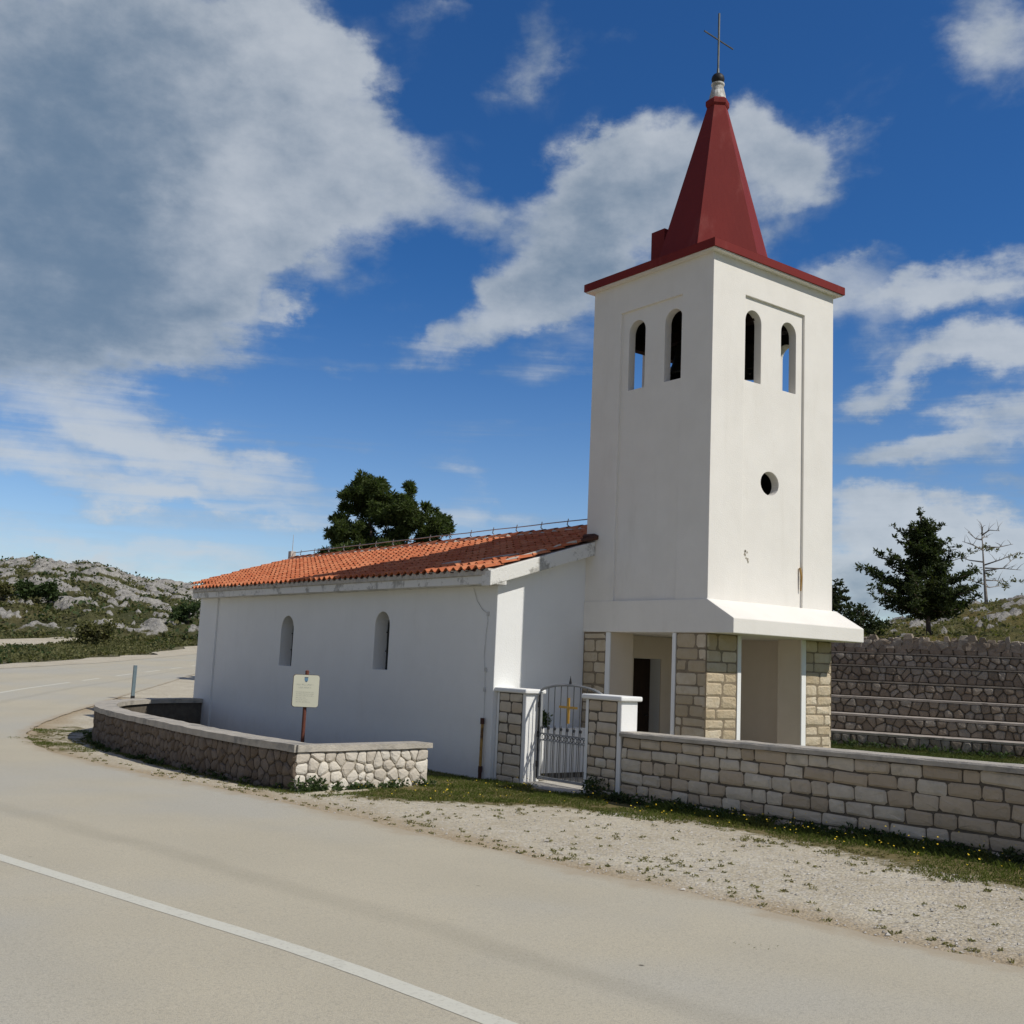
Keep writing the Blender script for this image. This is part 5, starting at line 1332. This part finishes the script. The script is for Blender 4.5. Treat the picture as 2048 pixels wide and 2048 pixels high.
bush(106,-48.8,3.4,1.5,'dark rounded bush on the rocky hill, leftmost of the big ones',M['scrub'],63,.28)
bush(100,-29.0,2.8,2.1,'dark bush on the hill slope close beside the chapel wall corner',M['bush'],64)
# ---------------------------------------------------------------- verge growth
rnd=random.Random(99);mb=MB();n=0
def zt(x,y): return h(x,y)-.022
def blade(mb,x,y,z,hh,w_,lean,rnd):
    a=rnd.random()*6.283;d=Vector((math.cos(a),math.sin(a),0));s_=Vector((-d.y,d.x,0))*w_;p=Vector((x,y,z-.01))
    m_=p+d*lean*hh*.35+Vector((0,0,hh*.6));t=p+d*lean*hh+Vector((0,0,hh))
    mb.add([p-s_,p+s_,m_+s_*.7,t,m_-s_*.7],[(0,1,2,3,4)],min(1,max(0,rnd.gauss(.45,.25))))
tries=0
while n<75000 and tries<400000:
    tries+=1;x=rnd.uniform(-7.3,-1.9);y=rnd.uniform(-10,15)
    if y>3 and rnd.random()<.35: continue
    g=grassy(x,y)+ .55*noise.fractal(Vector((x*.9,y*.9,1)),1,2,4)
    if y>2.3 and dpoly(x,y,CP,False)<.03: continue
    # skip inside of low wall
    if g<.55: continue
    dw=abs(x-WX) if y<2.9 else 9
    hh=(.026+.036*rnd.random())*(1+1.6*ss(.7,.05,dw)*(1 if y<.2 else .4))*(.7+.6*max(0,noise.noise(Vector((x*1.7,y*1.7,9)))))
    blade(mb,x,y,zt(x,y),hh,.0045,rnd.uniform(.3,1.1),rnd);n+=1
tag(mb.build('grass',M['grass'],normals=False),kind='stuff')
# leafy clumps at the foot of the walls
mb=MB()
for k in range(230):
    q=rnd.random()
    if q<.6: y=-rnd.random()**1.2*9;x=WX-.02-abs(rnd.gauss(0,.10));r=rnd.uniform(.04,.11)
    elif q<.8:
        u=rnd.random();p=A.lerp(Bp,u)+nd*(.05+abs(rnd.gauss(0,.08)));x,y=p.x,p.y;r=rnd.uniform(.03,.075)
    else:
        p,nr=onC(rnd.random()*CL[-1]*.8);p=p+nr*(.04+abs(rnd.gauss(0,.1)));x,y=p.x,p.y;r=rnd.uniform(.03,.07)
    leaves(mb,(x,y,zt(x,y)+r*.5),r,34,.045,rnd,.9,asp=.55)
for (x,y,r) in ((-1.98,.35,.16),(-1.97,.2,.13),(-1.99,.42,.12),(-2.05,.3,.1),(-5.86,2.12,.09),(-5.6,2.18,.1),(-5.45,2.2,.08)):
    leaves(mb,(x,y,zt(x,y)+r*.9),r,90,.05,rnd,1.2,asp=.5)
tag(mb.build('wall_foot_weeds',M['bush'],normals=False),kind='stuff')
# flat weeds dotted over the gravel
mb=MB();n=0
while n<1500:
    x=rnd.uniform(-7.2,-2.6);y=rnd.uniform(-11,14)
    de=dpoly(x,y,EP,False);g=grassy(x,y)
    ex=min(EP,key=lambda e:(e[1]-y)**2+(e[0]-x)**2)[0]
    if x<ex+.05 or y>2 and x>-5.9: continue
    pr=.12+.65*ss(.1,.5,g)+.35*ss(.9,.3,de)*ss(.05,.2,de)
    pr*=.4+1.6*ss(-.1,.4,noise.noise(Vector((x*.8,y*.8,11))))
    if rnd.random()>pr: continue
    r=rnd.uniform(.010,.042)*(1.3 if rnd.random()<.12 else 1)
    a_=rnd.random()*6.28
    leaves(mb,(x,y,zt(x,y)+.006),r,int(12+r*300),.019,rnd,.16,asp=.6,droop=.2);n+=1
tag(mb.build('gravel_weeds',M['weed'],normals=False),kind='stuff')
# yellow flowers
mb=MB();n=0
while n<300:
    x=rnd.uniform(-6.2,-1.95);y=-rnd.uniform(-2.6,9.5)
    if y<-.2 and rnd.random()<.45: x=-2.0-abs(rnd.gauss(0,.35))
    g=grassy(x,y)
    if g<.52: continue
    z=zt(x,y)+rnd.uniform(.04,.17)*(1.5 if x>-2.3 else .8);r=rnd.uniform(.006,.012)*(1.7 if rnd.random()<.06 else 1)
    tl=Vector((rnd.uniform(-.5,.2),rnd.uniform(-.6,.1),1)).normalized();a=tl.orthogonal().normalized();b=tl.cross(a);p=Vector((x,y,z))
    ringp=[p+a*(r*(1 if i%2 else .75)*math.cos(i*math.pi/5))+b*(r*(1 if i%2 else .75)*math.sin(i*math.pi/5))+tl*r*.25 for i in range(10)]
    mb.add(ringp+[p],[(i,(i+1)%10,10) for i in range(10)],rnd.random());n+=1
tag(mb.build('yellow_flowers',M['yellow'],normals=False),kind='stuff')
# loose stones on the verge
mb=MB();n=0;tries=0
while n<9000 and tries<120000:
    tries+=1
    x=rnd.uniform(-7.0,-2.7);y=rnd.uniform(-12,6)
    g=grassy(x,y)
    if g>.55: continue
    ex=min(EP,key=lambda e:(e[1]-y)**2+(e[0]-x)**2)[0]
    if x<ex+.02: continue
    if rnd.random()>.35+.65*ss(2,-8,y): continue
    r=.0045+.011*rnd.random()**3.5+(.016 if rnd.random()<.008 else 0)
    p=Vector((x,y,zt(x,y)+r*.25));P=[]
    for d in ((1,0,0),(0,1,0),(-1,0,0),(0,-1,0),(.1,.1,.8),(0,0,-.6)):
        P.append(p+Vector(d)*r*rnd.uniform(.65,1.3)+Vector((rnd.uniform(-.2,.2),rnd.uniform(-.2,.2),0))*r)
    mb.add(P,[(0,1,4),(1,2,4),(2,3,4),(3,0,4),(1,0,5),(2,1,5),(3,2,5),(0,3,5)],rnd.uniform(.6,1));n+=1
tag(mb.build('loose_gravel',pmat('loose_limestone_chips',(.62,.59,.53),(.50,.46,.40),30,tint=.6),normals=False),kind='stuff')
# lawn in front of the terraces
mb=MB();n=0
while n<26000:
    u=rnd.uniform(-2,11);q=-2.4*rnd.random()**.8-.0;v=TA+TD*u+TN*q
    z=lawnz(v.x,v.y)-.01
    blade(mb,v.x,v.y,z,rnd.uniform(.03,.075)*(1.4 if q>-.4 else 1),.006,rnd.uniform(.2,.9),rnd);n+=1
tag(mb.build('courtyard_grass',M['lawn'],normals=False),kind='stuff')
mb=MB()
for k in range(90):
    u=rnd.uniform(-2,11);v=TA+TD*u+TN*(-abs(rnd.gauss(0,.25)));r=rnd.uniform(.06,.13);leaves(mb,(v.x,v.y,lawnz(v.x,v.y)+r*.4),r,26,.07,rnd,.9,asp=.5)
tag(mb.build('terrace_foot_weeds',M['bush'],normals=False),kind='stuff')
